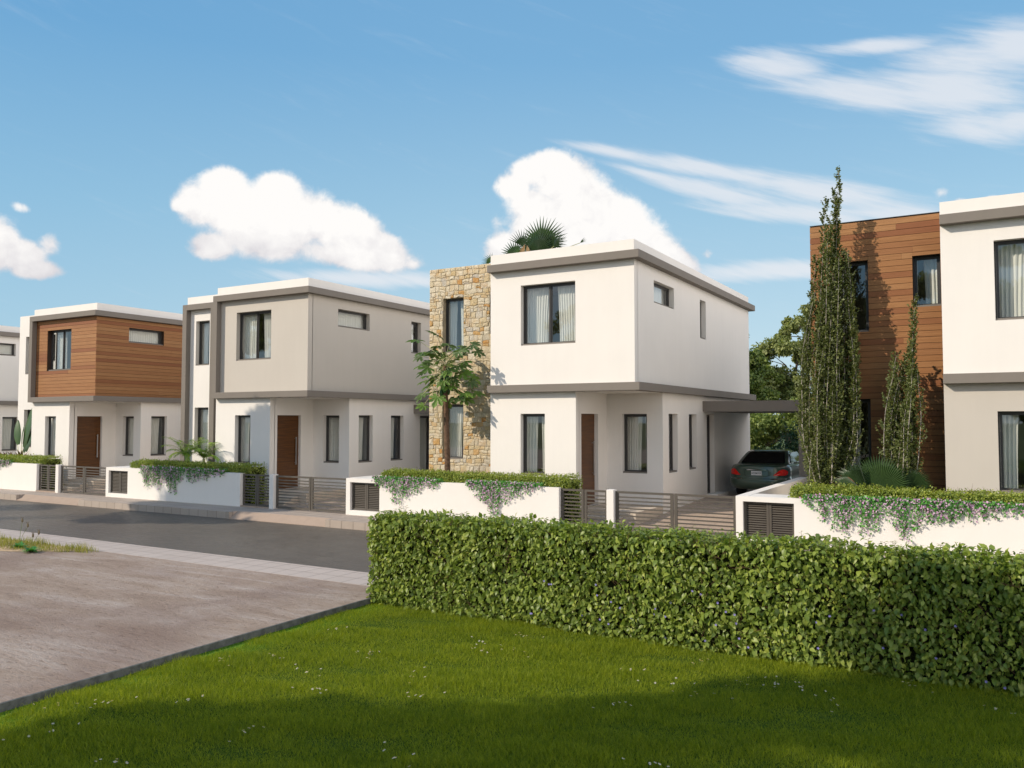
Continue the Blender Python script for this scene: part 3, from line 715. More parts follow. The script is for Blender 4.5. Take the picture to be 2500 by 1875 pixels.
house(1, 'white house with a rough yellow stone-clad wing, carport with green car on its right', 'white', 'white', 'stone')
house(2, 'house with beige-grey upper storey, white ground floor, grey frame round its left wing', 'taupe', 'white', 'white', True, True)
house(3, 'house with timber boards on its whole upper storey above white ground floor', 'wood', 'white', 'white', True, False)
house(4, 'plain white house at the far left edge, only its side wall seen', 'white', 'white', 'white')
house(0, 'nearest house at right, timber-clad wing beside white upper and beige ground storey', 'white', 'taupe', 'wood')

# ------------------------------------------------------------------ garden walls, gates, pillars
YW = 18.25; ZW = 0.72
HN = {0: 'nearest house', 1: 'stone-clad house', 2: 'beige-grey house', 3: 'timber-topped house', 4: 'plain white house'}
WALLNAMES = {0: 'white garden wall nearest on the right, ivy hanging across most of it', 1: 'white garden wall before the stone-clad house, two ivy clumps on it',
             2: 'white garden wall before the beige-grey house, dappled by tree shade', 3: 'white garden wall at the left edge before the timber-topped house'}
def garden_wall(i, x0, x1):
    W = thing('garden_wall', WALLNAMES[i], 'garden wall', (x0, YW, ZP), 'white rendered garden walls along the pavement')
    o = lambda X: X-x0
    m = MB(); a, b = x0+0.155, x0+1.24; z0, z1 = -0.195-ZP, 0.608-ZP; H = ZW-ZP
    # front leaf with the meter-cupboard opening
    for q in ((0, a-x0, 0, H), (a-x0, b-x0, 0, z0), (a-x0, b-x0, z1, H), (b-x0, x1-x0, 0, H)): m.box(q[0], q[1], 0, 0.2, q[2], q[3])
    wl = m.build('wall', WHITE, W)
    m = MB(); m.box(0.004, 1.45, 0.203, 0.85, 0.0, H-0.004); m.build('cupboard_box', WHITE, W)
    m = MB(); m.box(0.0, 0.235, 0.205, 25.33-YW, -0.02, H+0.002); m.build('side_wall', WHITE, W)
    for k in range(2):
        w = (b-a)/2; p = a-x0+k*w+0.004; q = p+w-0.008; m = MB(); y0 = 0.085
        m.box(p, p+0.05, y0, y0+0.04, z0+.004, z1-.004); m.box(q-0.05, q, y0, y0+0.04, z0+.004, z1-.004); m.box(p+.05, q-.05, y0, y0+.04, z1-.05, z1-.004); m.box(p+.05, q-.05, y0, y0+.04, z0+.004, z0+.05)
        n = 14; dz = (z1-z0-0.1)/n
        for j in range(n):
            zz = z0+0.05+dz*j; b_ = len(m.V)
            P = [(p+.05, y0+.002, zz), (q-.05, y0+.002, zz), (q-.05, y0+.008, zz), (p+.05, y0+.008, zz), (p+.05, y0+.034, zz+dz*.66), (q-.05, y0+.034, zz+dz*.66), (q-.05, y0+.040, zz+dz*.66), (p+.05, y0+.040, zz+dz*.66)]
            m.V += P; m.F += [tuple(b_+t for t in q_) for q_ in ((0,3,2,1),(4,5,6,7),(0,1,5,4),(1,2,6,5),(2,3,7,6),(3,0,4,7))]
        m.build('louvre_door', GATE, W)
    m = MB(); m.box(a-x0+.01, b-x0-.01, 0.17, 0.198, z0, z1); m.build('cupboard_back', WOODBACK, W)
    return W
for i, (x0, x1) in {1: (-16.196, -9.28), 2: (-27.51, -20.60), 3: (-38.82, -31.86), 0: (-4.90, 2.02)}.items(): garden_wall(i, x0, x1)
PLAB = {1: 'white gate pillar before the stone-clad house, third from the left', 2: 'white gate pillar before the beige-grey house, shaded bluish', 3: 'white gate pillar before the timber-topped house, furthest left'}
def leaf_gate(m, p, q, z0, z1, y=0.0, n=10, post=0.06):
    m.box(p, p+post, y, y+0.045, z0, z1); m.box(q-post, q, y, y+0.045, z0, z1); m.box(p+post, q-post, y, y+.045, z1-.05, z1); m.box(p+post, q-post, y, y+.045, z0, z0+.055)
    dz = (z1-.05-z0-.055)/(n)
    for j in range(1, n): zz = z0+.055+dz*j; m.box(p+post, q-post, y+.008, y+.036, zz-.016, zz+.016)
for i in (3, 2, 1):
    xp = XR[i]-0.195                                            # pillar left edge
    P = MB(); P.box(0, 0.185, 0, 0.2, 0, ZW-ZP+0.004); o = P.build('gate_pillar', WHITE); o.location = (xp, YW, ZP); bevel(o, 0.005)
    tag(o, PLAB[i], 'gate pillar', 'white gate pillars')
    xs = XR[i]-1.47                                              # wall end
    G = thing('garden_gate', 'narrow slatted metal gate between wall and pillar before the '+HN[i], 'gate', (xs, YW+0.1, ZP), 'dark slatted metal gates')
    w = xp-xs; half = w/2
    for k in range(2):
        m = MB(); leaf_gate(m, k*half+.012, (k+1)*half-.012, 0.045, ZW-ZP-0.025); m.build('gate_leaf', GATE, G)
    m = MB(); m.box(0.0, w, -0.1, 0.35, -0.002, 0.04); m.build('threshold', RAMPM, G)
    x0 = xp+0.185; x1 = XR[i]+2.905; w = x1-x0; half = w/2
    G = thing('driveway_gate', 'wide double slatted metal driveway gate before the '+HN[i], 'gate', (x0, YW+0.1, ZP), 'dark slatted metal gates')
    for k in range(2):
        m = MB(); leaf_gate(m, k*half+.012, (k+1)*half-.012, 0.03 if True else 0, ZW-ZP-0.025, post=0.07); m.build('gate_leaf', GATE, G)

# ------------------------------------------------------------------ foliage scatter helpers
def box_surface(x0, x1, y0, y1, z0, z1, n, faces=('front','top','left','right','back')):
    A = {'front': (x1-x0)*(z1-z0), 'back': (x1-x0)*(z1-z0), 'top': (x1-x0)*(y1-y0), 'left': (y1-y0)*(z1-z0), 'right': (y1-y0)*(z1-z0)}
    tot = sum(A[f] for f in faces); P = []; N = []
    for f in faces:
        k = int(n*A[f]/tot); u = RNG.random((k, 3)); p = np.empty((k, 3)); p[:, 0] = x0+(x1-x0)*u[:, 0]; p[:, 1] = y0+(y1-y0)*u[:, 1]; p[:, 2] = z0+(z1-z0)*u[:, 2]
        nn = np.zeros((k, 3))
        if f == 'front': p[:, 1] = y0; nn[:, 1] = -1
        if f == 'back': p[:, 1] = y1; nn[:, 1] = 1
        if f == 'top': p[:, 2] = z1; nn[:, 2] = 1
        if f == 'left': p[:, 0] = x0; nn[:, 0] = -1
        if f == 'right': p[:, 0] = x1; nn[:, 0] = 1
        P.append(p); N.append(nn)
    return np.concatenate(P), np.concatenate(N)
def lump(P, s, amp, seed=0):
    r = np.random.default_rng(seed); out = np.zeros(len(P))
    for k in range(7):
        w = r.normal(size=3)*s*(1+k*0.6); out += np.sin(P@w+r.random()*6)/(1+0.5*k)
    return out*amp/2.2
def make_hedge(name, x0, x1, y0, y1, z0, z1, n, size, mat, parent, amp=0.05, droop=0.8, seed=1, tmpl=OVATE, core=True, faces=('front','top','left','right','back'), jitter=0.05):
    P, N = box_surface(x0, x1, y0, y1, z0, z1, n, faces)
    P = P+N*(lump(P, 2.6, amp, seed)[:, None]-jitter*RNG.random((len(P), 1))+jitter*0.35)+RNG.normal(size=P.shape)*0.02
    # sprigs standing out at the top edge
    top = (N[:, 2] > 0.5); P[top, 2] += np.maximum(0, RNG.normal(size=top.sum())*0.022+lump(P[top]*1.0, 8, 0.03, seed+2))
    D = N*0.55+np.array([0, 0, -droop])+runit(len(P))*0.65
    D[top] = runit(top.sum())*0.8+np.array([0, -0.15, 0.28])
    Nn = N+runit(len(P))*0.55+np.array([0, 0, 0.35])
    s = size*RNG.uniform(0.65, 1.25, len(P))
    o = leaves('foliage', tmpl[0], tmpl[1], P, D, Nn, s, mat, parent)
    # twigs between the leaves
    m = MB(); rr = random.Random(seed)
    for k in range(int(n/60)):
        p = Vector(P[rr.randrange(len(P))]); d = Vector((rr.uniform(-1,1), rr.uniform(-.5,.3), rr.uniform(-.2,1))).normalized()
        p.y += 0.03; m.tube([p, p+d*0.06, p+d*0.13+Vector((0,0,.01))], [0.0028, 0.0022, 0.001], 4, False)
    m.build('twigs', TWIG, parent)['kind'] = 'stuff'
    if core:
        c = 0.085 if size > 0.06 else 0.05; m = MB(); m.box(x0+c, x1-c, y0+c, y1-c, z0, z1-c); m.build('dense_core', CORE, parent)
    return o
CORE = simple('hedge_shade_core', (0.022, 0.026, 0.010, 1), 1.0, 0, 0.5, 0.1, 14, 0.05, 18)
BUD = simple('violet_flower', (0.22, 0.20, 0.50, 1), 0.6)

# big clipped hedge on the near side
HG = thing('hedge', 'large clipped leafy hedge in front, bordering the lawn', 'hedge', (-8.2, 9.95, ZL))
HX0, HX1 = -8.28, 5.0
def rel(P, o): return P-np.array(o.location)
def hedge_big():
    P, N = box_surface(HX0, HX1, 9.88, 10.48, ZL+0.02, 0.90, 52000, ('front','top','left','back'))
    near = P[:, 0] < 3.0; P, N = P[near | (RNG.random(len(P)) < 0.4)], N[near | (RNG.random(len(P)) < 0.4)] if False else N[near | near]
    return P, N
P, N = box_surface(HX0, HX1, 9.88, 10.46, ZL+0.02, 0.895, 78000, ('front','top','left','back'))
back = N[:, 1] > 0.5; keep = ~back | (RNG.random(len(P)) < 0.3); P, N = P[keep], N[keep]
P = P+N*(lump(P, 2.2, 0.055, 3)[:, None]-0.15*RNG.random((len(P), 1))**1.2+0.035)+RNG.normal(size=P.shape)*0.015
top = N[:, 2] > 0.5
P[top, 2] += np.maximum(0, lump(P[top], 9, 0.035, 9))
D = N*0.55+np.array([0, 0, -0.75])+runit(len(P))*0.85
D[top] = runit(top.sum())*0.9+np.array([0, -0.25, 0.15])
Nn = N*0.8+runit(len(P))*0.85+np.array([0, 0, 0.5])
s = RNG.choice([0.04, 0.052, 0.064, 0.078, 0.10], len(P), p=[.18,.30,.27,.18,.07])
leaves('foliage', OVATE[0], OVATE[1], rel(P, HG), D, Nn, s, HEDGE, HG)
# sprigs: short shoots with small upright leaves along the top
k = 520; sx_ = RNG.uniform(HX0, HX1, k); sy_ = RNG.uniform(9.88, 10.46, k); SP = []; SDd = []; tw = MB()
for a, b in zip(sx_, sy_):
    h = abs(RNG.normal())*0.05+0.03; dx, dy = RNG.normal()*0.02, RNG.normal()*0.02; z = 0.89
    tw.tube([(a-HG.location.x, b-HG.location.y, z-0.05-HG.location.z), (a+dx-HG.location.x, b+dy-HG.location.y, z+h-HG.location.z)], [0.003, 0.0015], 4, False)
    for j in range(6):
        t = 0.4+0.6*j/5; an = j*2.4; SP.append((a+dx*t, b+dy*t, z-0.02+(h+0.02)*t)); SDd.append((math.cos(an), math.sin(an), 0.45))
SP = np.array(SP); SDd = np.array(SDd)
leaves('sprigs', OVATE[0], OVATE[1], rel(SP, HG), SDd, np.tile([0,0,1.0], (len(SP),1))+runit(len(SP))*0.3, RNG.uniform(0.035, 0.06, len(SP)), HEDGE, HG)
rr = random.Random(4)
for _ in range(900):
    x = rr.uniform(HX0, HX1); z = rr.uniform(ZL+0.1, 0.85); p = Vector((x-HG.location.x, 9.90+rr.uniform(-.03,.06)-HG.location.y, z-HG.location.z)); d = Vector((rr.uniform(-1,1), rr.uniform(-.5,.1), rr.uniform(0,1))).normalized()
    tw.tube([p, p+d*0.07, p+d*0.15], [0.0035, 0.003, 0.0015], 4, False)
tw.build('twigs', TWIG, HG)['kind'] = 'stuff'
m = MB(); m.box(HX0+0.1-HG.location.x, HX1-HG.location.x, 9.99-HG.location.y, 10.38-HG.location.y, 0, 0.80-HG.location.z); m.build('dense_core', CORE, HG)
FP = []
for _ in range(60):
    x = rr.uniform(-5.5, 1.5); FP.append((x, 9.84, rr.uniform(-0.35, 0.3)))
FP = np.array(FP); FP = np.repeat(FP, 5, axis=0); ang = np.tile(np.arange(5)*1.257, 60)
D = np.stack([np.cos(ang), np.full(300, -0.35), np.sin(ang)], 1)
leaves('violet_blossom', SMALL[0], SMALL[1], rel(FP, HG), D, np.tile([0,-1.0,0.2], (300,1)), np.full(300, 0.018), BUD, HG)

# low hedges behind the garden walls (one mesh set, copied)
def low_hedge(i, x0, x1, label, n):
    o = thing('low_hedge', label, 'hedge', (x0, 18.55, ZP), 'low clipped hedges behind the garden walls')
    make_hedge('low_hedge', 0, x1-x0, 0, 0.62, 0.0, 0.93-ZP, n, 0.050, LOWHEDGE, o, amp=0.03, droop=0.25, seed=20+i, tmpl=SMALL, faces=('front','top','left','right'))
    # the upper part hangs a little over the wall
    P, N = box_surface(0, x1-x0, -0.17, 0.0, ZW-ZP+0.005, 0.91-ZP, int(n*0.5), ('front','top','left','right'))
    P = P+N*(lump(P, 3, 0.03, i)[:, None])+RNG.normal(size=P.shape)*0.02
    D = N*0.6+runit(len(P))*0.7+np.array([0,0,0.15])
    leaves('overhang', SMALL[0], SMALL[1], P, D, N+runit(len(P))*0.5+np.array([0,0,.5]), 0.046*RNG.uniform(.7,1.25,len(P)), LOWHEDGE, o)
    return o
def copy_tree(o, loc, label=None, parent=None):
    c = o.copy(); COL.objects.link(c); c.parent = parent
    if parent is None: c.location = loc
    if label: c['label'] = label
    for ch in o.children: copy_tree(ch, None, None, c)
    return c
lh1 = low_hedge(1, -14.98, -9.08, 'low hedge behind the wall of the stone-clad house', 15000)
lh0 = low_hedge(0, -3.72, 1.9, 'low hedge behind the nearest wall on the right', 15000)
copy_tree(lh1, (-14.98-11.31, 18.55, ZP), 'low hedge behind the wall of the beige-grey house, partly in tree shade')
copy_tree(lh1, (-14.98-22.61, 18.55, ZP), 'low hedge at the left edge, behind the wall of the timber-topped house')

# hanging ivy with pink blossom
def ivy(i, segs, label, seed):
    """segs: (x, bottom z, density)"""
    x0 = segs[0][0]; o = thing('hanging_ivy', label, 'ivy', (x0, YW, ZW), 'ivy hanging over the garden walls')
    r = np.random.default_rng(seed); xs = np.array([s[0] for s in segs]); zb = np.array([s[1] for s in segs]); dn = np.array([s[2] for s in segs])
    LP = []; BP = []; m = MB()
    n = int((xs[-1]-xs[0])*58)
    for k in range(n):
        x = r.uniform(xs[0], xs[-1]); z1 = np.interp(x, xs, zb); de = np.interp(x, xs, dn)
        L = (ZW+0.10-z1)*r.uniform(0.25, 1.0)**0.8; cx = x; z = ZW+0.10; pts = []
        while z > ZW+0.10-L:
            pts.append((cx-x0, -0.028-0.02*r.random(), z-ZW)); frac = (ZW+0.1-z)/L
            if r.random() < de*(1.0-0.35*frac): LP.append((cx+r.normal()*0.022, YW-0.02-0.05*r.random(), z))
            if r.random() < 0.62*(1-0.3*frac)*de: BP.append((cx+r.normal()*0.03, YW-0.03-0.055*r.random(), z+r.normal()*0.01))
            z -= 0.026; cx += r.normal()*0.007
        if len(pts) > 2: m.tube(pts[::2]+[pts[-1]], 0.0016, 3, False)
    LP = np.array(LP); BP = np.array(BP)
    # mat of ivy climbing over the coping
    k = int((xs[-1]-xs[0])*420); C = np.stack([r.uniform(xs[0], xs[-1], k), r.uniform(YW-0.05, YW+0.25, k), ZW+r.uniform(0.0, 0.11, k)], 1)
    LP = np.concatenate([LP, C])
    nn = np.tile([0.0, -1.0, 0.35], (len(LP), 1))+runit(len(LP))*0.5; D = np.tile([0.0, -0.35, -0.6], (len(LP), 1))+runit(len(LP))*0.8
    IV = ([(0,0,0),(-.42,.18,.04),(-.22,.5,0),(0,.9,-.08),(.22,.5,0),(.42,.18,.04)], [(0,2,1),(0,3,2),(0,4,3),(0,5,4)])
    leaves('foliage', IV[0], IV[1], rel(LP, o), D, nn, 0.056*RNG.uniform(.6, 1.35, len(LP)), IVY, o)
    nn = np.tile([0.0, -1.0, 0.3], (len(BP), 1))+runit(len(BP))*0.8; D = runit(len(BP))+np.array([0, -.3, -.3])
    leaves('blossom', SMALL[0], SMALL[1], rel(BP, o), D, nn, 0.044*RNG.uniform(.7, 1.45, len(BP)), BLOSSOM, o)
    m.build('stems', TWIG, o)
ivy(1, [(-15.16,.66,.6),(-14.9,.45,.6),(-14.55,.30,.6),(-14.40,-.05,.75),(-14.20,-.10,.7),(-14.0,.25,.6),(-13.5,.42,.5),(-13.0,.55,.4),(-12.8,.66,.3)], 'ivy clump with pink blossom at the left of the stone-clad house wall', 1)
ivy(1, [(-12.0,.66,.6),(-11.75,.40,.6),(-11.45,.20,.65),(-11.25,-.22,.75),(-11.05,-.22,.75),(-10.9,.15,.6),(-10.5,.35,.5),(-10.1,.55,.4),(-9.75,.66,.3)], 'ivy clump with pink blossom at the right of the stone-clad house wall', 2)
ivy(0, [(-3.45,.60,.5),(-3.1,.15,.6),(-2.7,.02,.7),(-2.35,-.08,.7),(-2.05,.10,.7),(-1.8,.30,.6),(-1.6,.05,.7),(-1.5,-.22,.8),(-1.38,-.12,.7),(-1.15,.30,.65),(-.8,.32,.65),(-.45,.38,.55),(-.1,.46,.5),(.3,.55,.45),(.8,.58,.4),(1.3,.62,.3)], 'broad curtain of ivy and pink blossom on the nearest wall at right', 3)
ivy(2, [(-25.5,.55,.6),(-25.25,.05,.7),(-24.9,.0,.7),(-24.5,.02,.7),(-24.2,.25,.65),(-24.0,.05,.7),(-23.9,-.26,.8),(-23.75,-.28,.8),(-23.6,.1,.6),(-23.2,.35,.55),(-22.8,.30,.6),(-22.3,.42,.5),(-21.8,.5,.5),(-21.25,.62,.4)], 'ivy with pink blossom on the tree-shaded wall of the beige-grey house', 4)
ivy(3, [(-34.6,.45,.6),(-34.1,.50,.6),(-33.6,.66,.4)], 'small ivy clump at the left edge of the picture', 5)

# ------------------------------------------------------------------ poplars
def poplar(x, y, zb, ztop, r, label, nst, seed):
    o = thing('poplar_tree', label, 'tree', (x, y, 0.0), 'slender upright trees before the timber wall'); rr = random.Random(seed)
    m = MB(); LP = []; LD = []
    for k in range(nst):
        a = 2*math.pi*k/nst*1.0+rr.uniform(-.3,.3); rad = r*math.sqrt(rr.random())*1.0
        if k < 3: rad *= 0.25
        h = zb+(ztop-zb)*(1.0-0.30*(rad/r)**1.6)*rr.uniform(0.60, 0.96) if k >= 2 else ztop*(1-0.05*k)
        if k >= 2 and rr.random() < 0.25: h *= rr.uniform(0.6, 0.85)
        pts = []; n = 14
        for j in range(n+1):
            t = j/n; sp = rad*min(1, (t*2.6))**0.9*(1-0.30*max(0, t-0.75)/0.25)
            wob = 0.022*math.sin(j*0.55+k*1.7)
            lean = 0.20*t*t*(1 if k < 3 else 0.7)
            pts.append((math.cos(a)*sp+wob+lean, math.sin(a)*sp*0.8+wob*0.5, zb*0.1+(h-zb*0.1)*t))
        m.tube(pts, [0.012*(1-0.85*j/n)+0.002 for j in range(n+1)], 5, False)
        # short ascending twigs with leaves along every stem
        L = h-zb; cnt = int(L*30)
        for q in range(cnt):
            t = 0.10+0.90*(q+rr.random())/cnt; f = t*n; j = min(n-1, int(f)); p = Vector(pts[j]).lerp(Vector(pts[j+1]), f-j)
            an = rr.random()*6.28; tl = rr.uniform(0.06, 0.26)*(1.0-0.62*t)
            for s_ in range(12):
                u = (s_+rr.random())/12; LP.append((p.x+math.cos(an)*tl*u*0.9, p.y+math.sin(an)*tl*u*0.9, p.z+tl*u*1.7)); LD.append((math.cos(an)+rr.uniform(-1,1), math.sin(an)+rr.uniform(-1,1), rr.uniform(-.6,.9)))
    m.build('stems', PALEBARK, o, True); LP = np.array(LP); LD = np.array(LD)
    leaves('crown', SMALL[0], SMALL[1], LP, LD, runit(len(LP))+np.array([0,-.4,.2]), RNG.uniform(0.038, 0.066, len(LP)), POPLAR, o)
poplar(-3.20, 19.95, 0.7, 8.15, 0.66, 'tallest slender upright tree, its tip rising above the roofline beside the timber wall', 44, 3)
poplar(-1.66, 19.85, 0.75, 5.05, 0.47, 'shorter slender upright tree before the timber wall, right of the tall one', 24, 8)

# ------------------------------------------------------------------ papaya tree
def papaya():
    o = thing('papaya_tree', 'papaya tree with green fruit before the stone-clad wing', 'tree', (-13.32, 19.3, 0)); rr = random.Random(3)
    m = MB(); pts = []; rad = []
    for j in range(60):
        t = j/59; pts.append((-0.02-0.10*t+0.015*math.sin(t*5), 0, -0.1+4.05*t)); rad.append((0.092-0.038*t)*(1+0.06*math.sin(j*1.9)))
    m.tube(pts, rad, 12); m.build('trunk', PAPBARK, o, True)
    c = Vector((-0.12, 0, 3.92)); pm = MB(); V = []; F = []
    def palmate(p, d, n, size):
        d = d.normalized(); n = (n-d*n.dot(d)).normalized(); s = d.cross(n); b = len(V); V.append(tuple(p)); lobes = 7; ring = []
        for k in range(lobes):
            a = math.radians(-125+250*k/(lobes-1)); L = size*(1.0-0.30*abs(a)/2.2)*rr.uniform(.88, 1.08)
            for (da, lf) in ((-19, .46), (-13, .66), (-17, .76), (0, 1.0), (17, .76), (13, .66)):
                aa = a+math.radians(da); r = L*lf; dz = -0.22*r*r/size+(0.03*size if abs(da) > 5 else -0.02*size)
                q = p+d*(math.cos(aa)*r)+s*(math.sin(aa)*r)+n*dz; ring.append(len(V)); V.append(tuple(q))
            aa = a+math.radians(20.8)
            if k < lobes-1:
                r = size*0.36; q = p+d*(math.cos(aa)*r)+s*(math.sin(aa)*r); ring.append(len(V)); V.append(tuple(q))
        for i in range(len(ring)-1): F.append((b, ring[i], ring[i+1]))
    for k in range(64):
        a = k*2.399; up = 1.0-1.85*(k/63); L = rr.uniform(.35, 1.0)*(1.0 if up > -.2 else .85)
        L *= rr.uniform(.75, 1.25); d = Vector((math.cos(a), math.sin(a)*0.55, up*0.9)).normalized(); p0 = c+Vector((math.cos(a)*.05, math.sin(a)*.05, 0.34*up-0.10))
        p1 = p0+d*L*0.5; p2 = p0+d*L+Vector((0, 0, -0.10))
        pm.tube([p0, p1, p2], [0.011, 0.009, 0.006], 5, False)
        out = Vector((math.cos(a), math.sin(a)*0.7, -0.15+0.3*up+rr.uniform(-.35,.25))); palmate(p2, out, Vector((rr.uniform(-.6,.6), -0.5+rr.uniform(-.5,.4), 1)), rr.uniform(.24, .40))
    meshobj('crown', V, F, PAPAYA, o); pm.build('leaf_stalks', PETIOLE, o, True)
    for k in range(13):
        a = k*2.4; zz = 3.86-0.052*k; q = MB(); q.ell((c.x+math.cos(a)*.115, math.sin(a)*.10, zz-.06), (.062, .062, .115)); q.build('papaya_fruit', FRUIT, o, True)
papaya()

# ------------------------------------------------------------------ palms and garden plants
def fan(V, F, p, d, n, R, span, segs=26, split=0.62, droop=0.12, rr=random):
    d = d.normalized(); n = (n-d*n.dot(d)).normalized(); s = d.cross(n); hub = len(V); V.append(tuple(p)); prev = None
    for k in range(segs):
        a0 = -span/2+span*k/segs; a1 = a0+span/segs; am = (a0+a1)/2; Rk = R*(1-0.12*abs(am)/(span/2))*rr.uniform(.94, 1.04)
        def pt(a, r, lift): return p+d*(math.cos(a)*r)+s*(math.sin(a)*r)+n*(lift-droop*(r/R)**2*R)
        b = len(V); V.extend([tuple(pt(a0, Rk*split, 0)), tuple(pt(am, Rk*split, 0.035*R)), tuple(pt(a1, Rk*split, 0)), tuple(pt(am, Rk, -0.10*R*rr.random()))])
        F.extend([(hub, b, b+1), (hub, b+1, b+2), (b, b+3, b+1), (b+1, b+3, b+2)])
def roof_palm():
    X0, Y0 = -17.6, 32.7
    o = thing('fan_palm', 'fan palm crown showing above the roof of the stone-clad house', 'palm', (X0, Y0, -0.4)); rr = random.Random(2)
    Z = lambda z: z+0.65
    m = MB(); m.tube([(0,0,0),(0.02,0,4),(0,0,7),(0,0,Z(9.3))], [.20,.16,.15,.13], 10); m.build('trunk', BARK, o, True)
    V = []; F = []; st = MB(); C = Vector((0, 0, Z(9.3)))
    # hub x, hub z, pointing (dx, dz), radius, span, face
    specs = [(0.08,10.25,0.05,1,1.32,215,(0.15,-1,.15)),(-0.88,10.2,-.28,1,.95,95,(.5,-1,.1)),(-1.15,9.75,-.72,.75,1.0,130,(.2,-1,.2)),(0.9,9.95,.62,.7,.72,120,(-.4,-1,.3)),
             (-2.45,9.62,-.85,.45,.72,110,(.1,-1,.4)),(2.1,10.0,.8,.5,.36,60,(0,-1,.4)),(-.35,9.7,-.3,.6,.8,200,(0,-1,.5)),(.5,9.6,.4,.5,.8,200,(0,-1,.5)),(1.4,9.4,1,.1,.8,160,(0,-1,.8)),(-.1,9.5,0,-1,.9,160,(0,-1,.2)),(-1.6,9.2,-1,-.1,.9,160,(0,-1,.6)),(-.30,10.1,-.45,.85,1.05,150,(.3,-1,-.1)),(.45,10.05,.45,.85,1.0,150,(-.3,-1,.3)),(-1.35,9.55,-.9,.4,.8,150,(0,-1,.3)),(.1,9.85,.1,1,1.0,180,(.2,-1,.6)),(-.8,9.7,-.2,.8,.7,170,(0,-1,.2)),(.2,9.9,.1,.9,.9,200,(0,1,.4))]
    for (hx, hz, dx, dz, R, sp, nn) in specs:
        p = Vector((hx, rr.uniform(-.35,.15), Z(hz))); st.tube([C, C.lerp(p, .5)+Vector((0,0,.12)), p], [.03, .02, .014], 5, False)
        fan(V, F, p, Vector((dx, -0.05, dz)), Vector(nn), R, math.radians(sp), max(9, int(sp/8.5)), rr.uniform(.40,.52), rr.uniform(.10,.30), rr)
    meshobj('crown', V, F, FANLEAF, o); st.build('leaf_stalks', PETIOLE, o)
    V = []; F = []
    fan(V, F, Vector((-.45, -.5, Z(10.15))), Vector((-.45, -.1, -1)), Vector((0,-1,.2)), .85, math.radians(46), 7, .35, .1, rr); fan(V, F, Vector((-.35, -.52, Z(10.1))), Vector((.25, -.1, -1)), Vector((0,-1,.2)), .75, math.radians(40), 6, .35, .1, rr)
    meshobj('dry_leaves', V, F, STRAW, o)
roof_palm()
def shrub_fan():
    o = thing('fan_palm_shrub', 'low fan palm between the two upright trees, one leaf dry and brown', 'palm', (-2.15, 19.35, 0.0)); rr = random.Random(6)
    V = []; F = []; st = MB(); C = Vector((0, 0, 0.45))
    def one(V, F, tip, d, n, R, span, segs=34):
        st.tube([C, Vector(tip)], [.014, .008], 5, False); fan(V, F, Vector(tip), Vector(d), Vector(n), R, math.radians(span), segs, .72, .08, rr)
    one(V, F, (0.12,-0.12,0.93), (0.05,0,1), (0,-1,.15), 0.68, 170)
    one(V, F, (0.02,0.22,1.0), (-0.1,0,1), (0.1,-1,.1), 0.66, 190)
    one(V, F, (0.62,0.1,0.95), (0.8,0,.7), (0,-1,.3), 0.5, 160)
    one(V, F, (-0.15,-0.18,0.86), (-0.58,-0.1,.85), (-.55,-.8,.35), 0.78, 42, 12)
    one(V, F, (-0.3,-0.1,0.92), (-0.9,0,.40), (-.3,-.5,1), 0.62, 50, 12)
    one(V, F, (-0.3,0.15,0.98), (-0.85,0,.62), (-.5,-.3,1), 0.62, 40, 10)
    meshobj('fronds', V, F, FANLEAF, o)
    V = []; F = []; one(V, F, (-0.30,-0.02,0.88), (-1,0,.28), (-.1,-1,.6), 0.62, 70, 20); meshobj('dry_frond', V, F, DEAD, o); st.build('leaf_stalks', PETIOLE, o)
shrub_fan()
def feather_palm(x, y, z, R, label, seed):
    o = thing('feather_palm', label, 'palm', (x, y, 0), 'feathery palms before the beige-grey house'); rr = random.Random(seed); m = MB(); LP = []; LD = []; LN = []; S = []
    for k in range(16):
        a = k*2.399+seed; up = 2.7-2.1*(k/15); L = R*rr.uniform(.8, 1.1); p = Vector((0,0,z)); v = Vector((math.cos(a), math.sin(a)*.8, up)).normalized(); pts = [p.copy()]
        for j in range(12): p = p+v*(L/12); v = (v+Vector((0,0,-0.13))).normalized(); pts.append(p.copy())
        m.tube(pts, [0.008*(1-j/14) for j in range(13)], 4, False); side = Vector((-math.sin(a), math.cos(a), 0))
        for j in range(2, 13):
            for sgn in (-1, 1):
                for h_ in (0, .5):
                    q = pts[j-1].lerp(pts[j], h_); LP.append(tuple(q)); dd = (pts[j]-pts[j-1]).normalized()*.9+side*sgn*.8+Vector((0,0,-.35+rr.uniform(-.2,.1))); LD.append(tuple(dd)); LN.append((0, -.2, 1)); S.append(0.24*R*(1-0.35*j/12)*rr.uniform(.8,1.1))
    m.tube([(0,0,0),(0,0,z)], [.06,.045], 8); m.build('stems', PETIOLE, o)
    T = [(-.045,0,0),(.045,0,0),(.05,.5,.0),(-.05,.5,.0),(0,1,-.12)]
    leaves('fronds', T, [(0,1,2,3),(3,2,4)], np.array(LP), np.array(LD), np.array(LN), np.array(S), ARECA, o, sx=np.array(S)*1.3)
feather_palm(-24.85, 19.55, 1.1, 1.12, 'left one of the two feathery palms at the grey frame', 1)
feather_palm(-23.85, 19.5, 1.05, 1.08, 'right one of the two feathery palms at the grey frame', 4)
